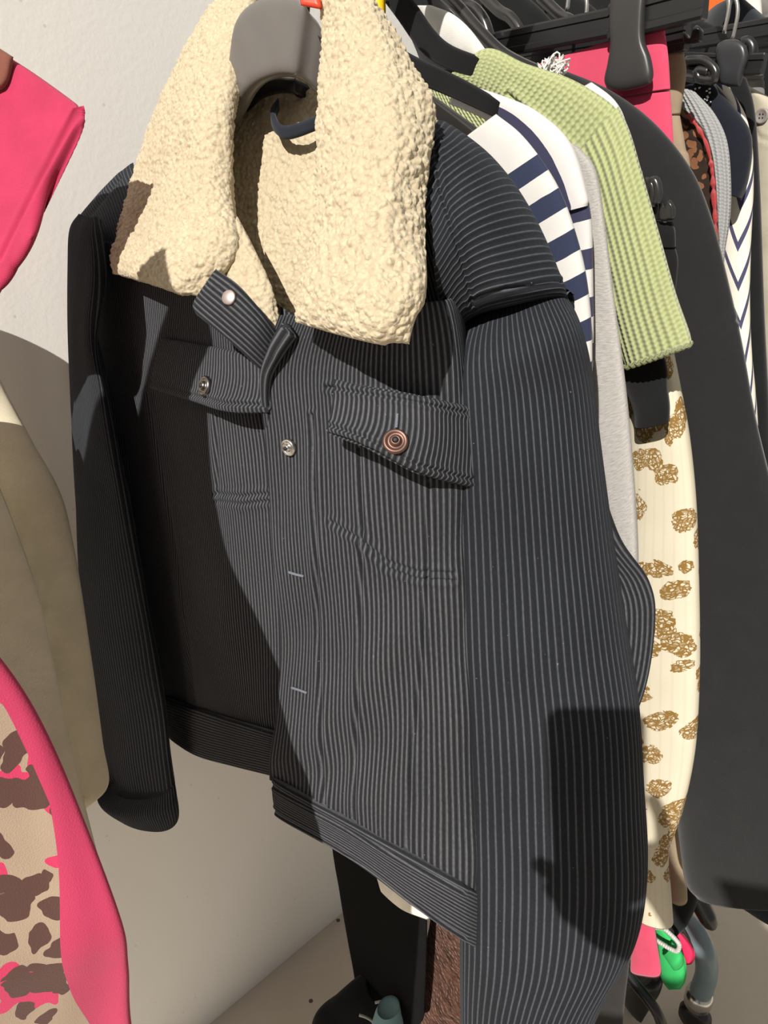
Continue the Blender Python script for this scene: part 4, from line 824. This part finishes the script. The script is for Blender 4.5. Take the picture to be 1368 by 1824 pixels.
plate('screen', rrect(-.024, -.064, .066, .142, .008), .0116, .0119, m_plain('dark screen', (.01, .01, .012), .1), fo)
SKIN = m_plain('skin', (.52, .33, .25), .55, spec=.4)
pe = thing('person', 'photographer in dark jumper and jeans standing opposite the jacket, holding up the phone', 'person', [-.02, -.66, 0])
def skin(name, nodes, edges, mat, parent, root=0, lv=2):
    V = [n[0] for n in nodes]; me = bpy.data.meshes.new(name); me.from_pydata([tuple(map(float, v)) for v in V], edges, []); 
    o = link(name, me, parent, mat, False)
    md = o.modifiers.new('skin', 'SKIN'); md.use_smooth_shade = True
    for k, sv in enumerate(o.data.skin_vertices[0].data):
        r = nodes[k][1]; sv.radius = (r, r) if not isinstance(r, tuple) else r; sv.use_root = (k == root)
    sb_ = o.modifiers.new('smooth', 'SUBSURF'); sb_.levels = lv; sb_.render_levels = lv
    return o
px_, py_ = -.02, -.66
hand = CAMP(.006, -.168, .034)
N_ = [((px_, py_, .95), (.15, .11)), ((px_, py_ + .01, 1.15), (.13, .10)), ((px_, py_ - .01, 1.36), (.16, .11)), ((px_, py_, 1.46), (.055, .055)), ((px_, py_ + .02, 1.54), (.06, .07)), ((px_, py_ + .03, 1.62), (.075, .095)), ((px_, py_ + .02, 1.69), (.055, .07)),
      ((px_ + .19, py_, 1.38), .055), ((px_ + .25, py_ + .12, 1.14), .042), (tuple(hand + np.array([.045, -.12, -.06])), .028), (tuple(hand), (.036, .016)),
      ((px_ - .19, py_, 1.38), .055), ((px_ - .25, py_ + .02, 1.12), .042), ((px_ - .22, py_ + .12, .90), .028), ((px_ - .21, py_ + .17, .82), (.035, .016)),
      ((px_ + .09, py_, .88), .085), ((px_ + .10, py_ + .02, .50), .058), ((px_ + .10, py_, .10), .04), ((px_ + .11, py_ + .14, .035), .035),
      ((px_ - .09, py_, .88), .085), ((px_ - .10, py_ + .02, .50), .058), ((px_ - .10, py_, .10), .04), ((px_ - .11, py_ + .14, .035), .035)]
E_ = [(0, 1), (1, 2), (2, 3), (3, 4), (4, 5), (5, 6), (2, 7), (7, 8), (8, 9), (9, 10), (2, 11), (11, 12), (12, 13), (13, 14), (0, 15), (15, 16), (16, 17), (17, 18), (0, 19), (19, 20), (20, 21), (21, 22)]
# fingers of the right hand close round the phone's left edge, the thumb lies on its right side
for k, (x0, y0, x1, y1, x2, y2, x3, y3) in enumerate(((-.012, -.140, -.045, -.118, -.066, -.108, -.072, -.104), (-.018, -.148, -.048, -.134, -.062, -.126, -.063, -.120), (-.016, -.158, -.040, -.150, -.054, -.142, -.054, -.132), (-.010, -.170, -.028, -.166, -.040, -.154, -.040, -.144))):
    i0 = len(N_); tip = .000 if k < 2 else -.002
    N_ += [(tuple(CAMP(x0, y0, .026)), .0085), (tuple(CAMP(x1, y1, .022)), .0085), (tuple(CAMP(x2, y2, .013)), .008), (tuple(CAMP(x3, y3, tip)), .0065)]
    E_ += [(10, i0), (i0, i0 + 1), (i0 + 1, i0 + 2), (i0 + 2, i0 + 3)]
i0 = len(N_); N_ += [(tuple(CAMP(.030, -.140, .026)), .011), (tuple(CAMP(.026, -.105, .021)), .0095), (tuple(CAMP(.014, -.080, .019)), .008)]; E_ += [(10, i0), (i0, i0 + 1), (i0 + 1, i0 + 2)]
skin('body', N_, E_, SKIN, pe)
JMP = m_cloth('charcoal jumper', (.03, .032, .036), .95, .1); JNS = m_cloth('blue jeans', (.03, .045, .09), .9)
up = lambda i, g: (N_[i][0], tuple(v + g for v in (N_[i][1] if isinstance(N_[i][1], tuple) else (N_[i][1],) * 2)))
skin('jumper', [up(0, .02), up(1, .025), up(2, .022), up(7, .02), up(8, .018), up(9, .012), up(11, .02), up(12, .018), up(13, .012)], [(0, 1), (1, 2), (2, 3), (3, 4), (4, 5), (2, 6), (6, 7), (7, 8)], JMP, pe)
skin('jeans', [up(0, .012), up(15, .02), up(16, .025), up(17, .03), up(19, .02), up(20, .025), up(21, .03)], [(0, 1), (1, 2), (2, 3), (0, 4), (4, 5), (5, 6)], JNS, pe)
skin('hair', [((px_, py_ - .02, 1.62), (.085, .09)), ((px_, py_ - .01, 1.70), (.07, .085)), ((px_, py_ - .06, 1.52), (.07, .04))], [(0, 1), (0, 2)], m_plain('brown hair', (.05, .03, .02), .6), pe)

# ------------------------------------------------------------------ light, sky, camera
sun = bpy.data.lights.new('sun', 'SUN'); sun.energy = 6.2; sun.angle = math.radians(.55); sun.color = (1, .955, .88)
so = bpy.data.objects.new('sun', sun); COL.objects.link(so); so.rotation_euler = Vector(SUN.tolist()).to_track_quat('-Z', 'Y').to_euler()
so.location = (-1, -2.4, 4)
w = bpy.data.worlds.new('world'); SC.world = w; w.use_nodes = True
bg = w.node_tree.nodes['Background']; bg.inputs[0].default_value = (1, .965, .91, 1); bg.inputs[1].default_value = .31
cam = bpy.data.cameras.new('camera'); co_ = bpy.data.objects.new('camera', cam); COL.objects.link(co_)
cam.sensor_fit = 'VERTICAL'; cam.sensor_height = 36; cam.lens = 36 * F / 1824; cam.clip_start = .01
co_.location = (0, 0, CZ); co_.rotation_euler = (math.pi / 2 - PIT, 0, 0)
SC.camera = co_
SC.view_settings.view_transform = 'Standard'; SC.view_settings.look = 'None'; SC.view_settings.gamma = 1; SC.view_settings.exposure = 0
SC.view_settings.use_curve_mapping = False
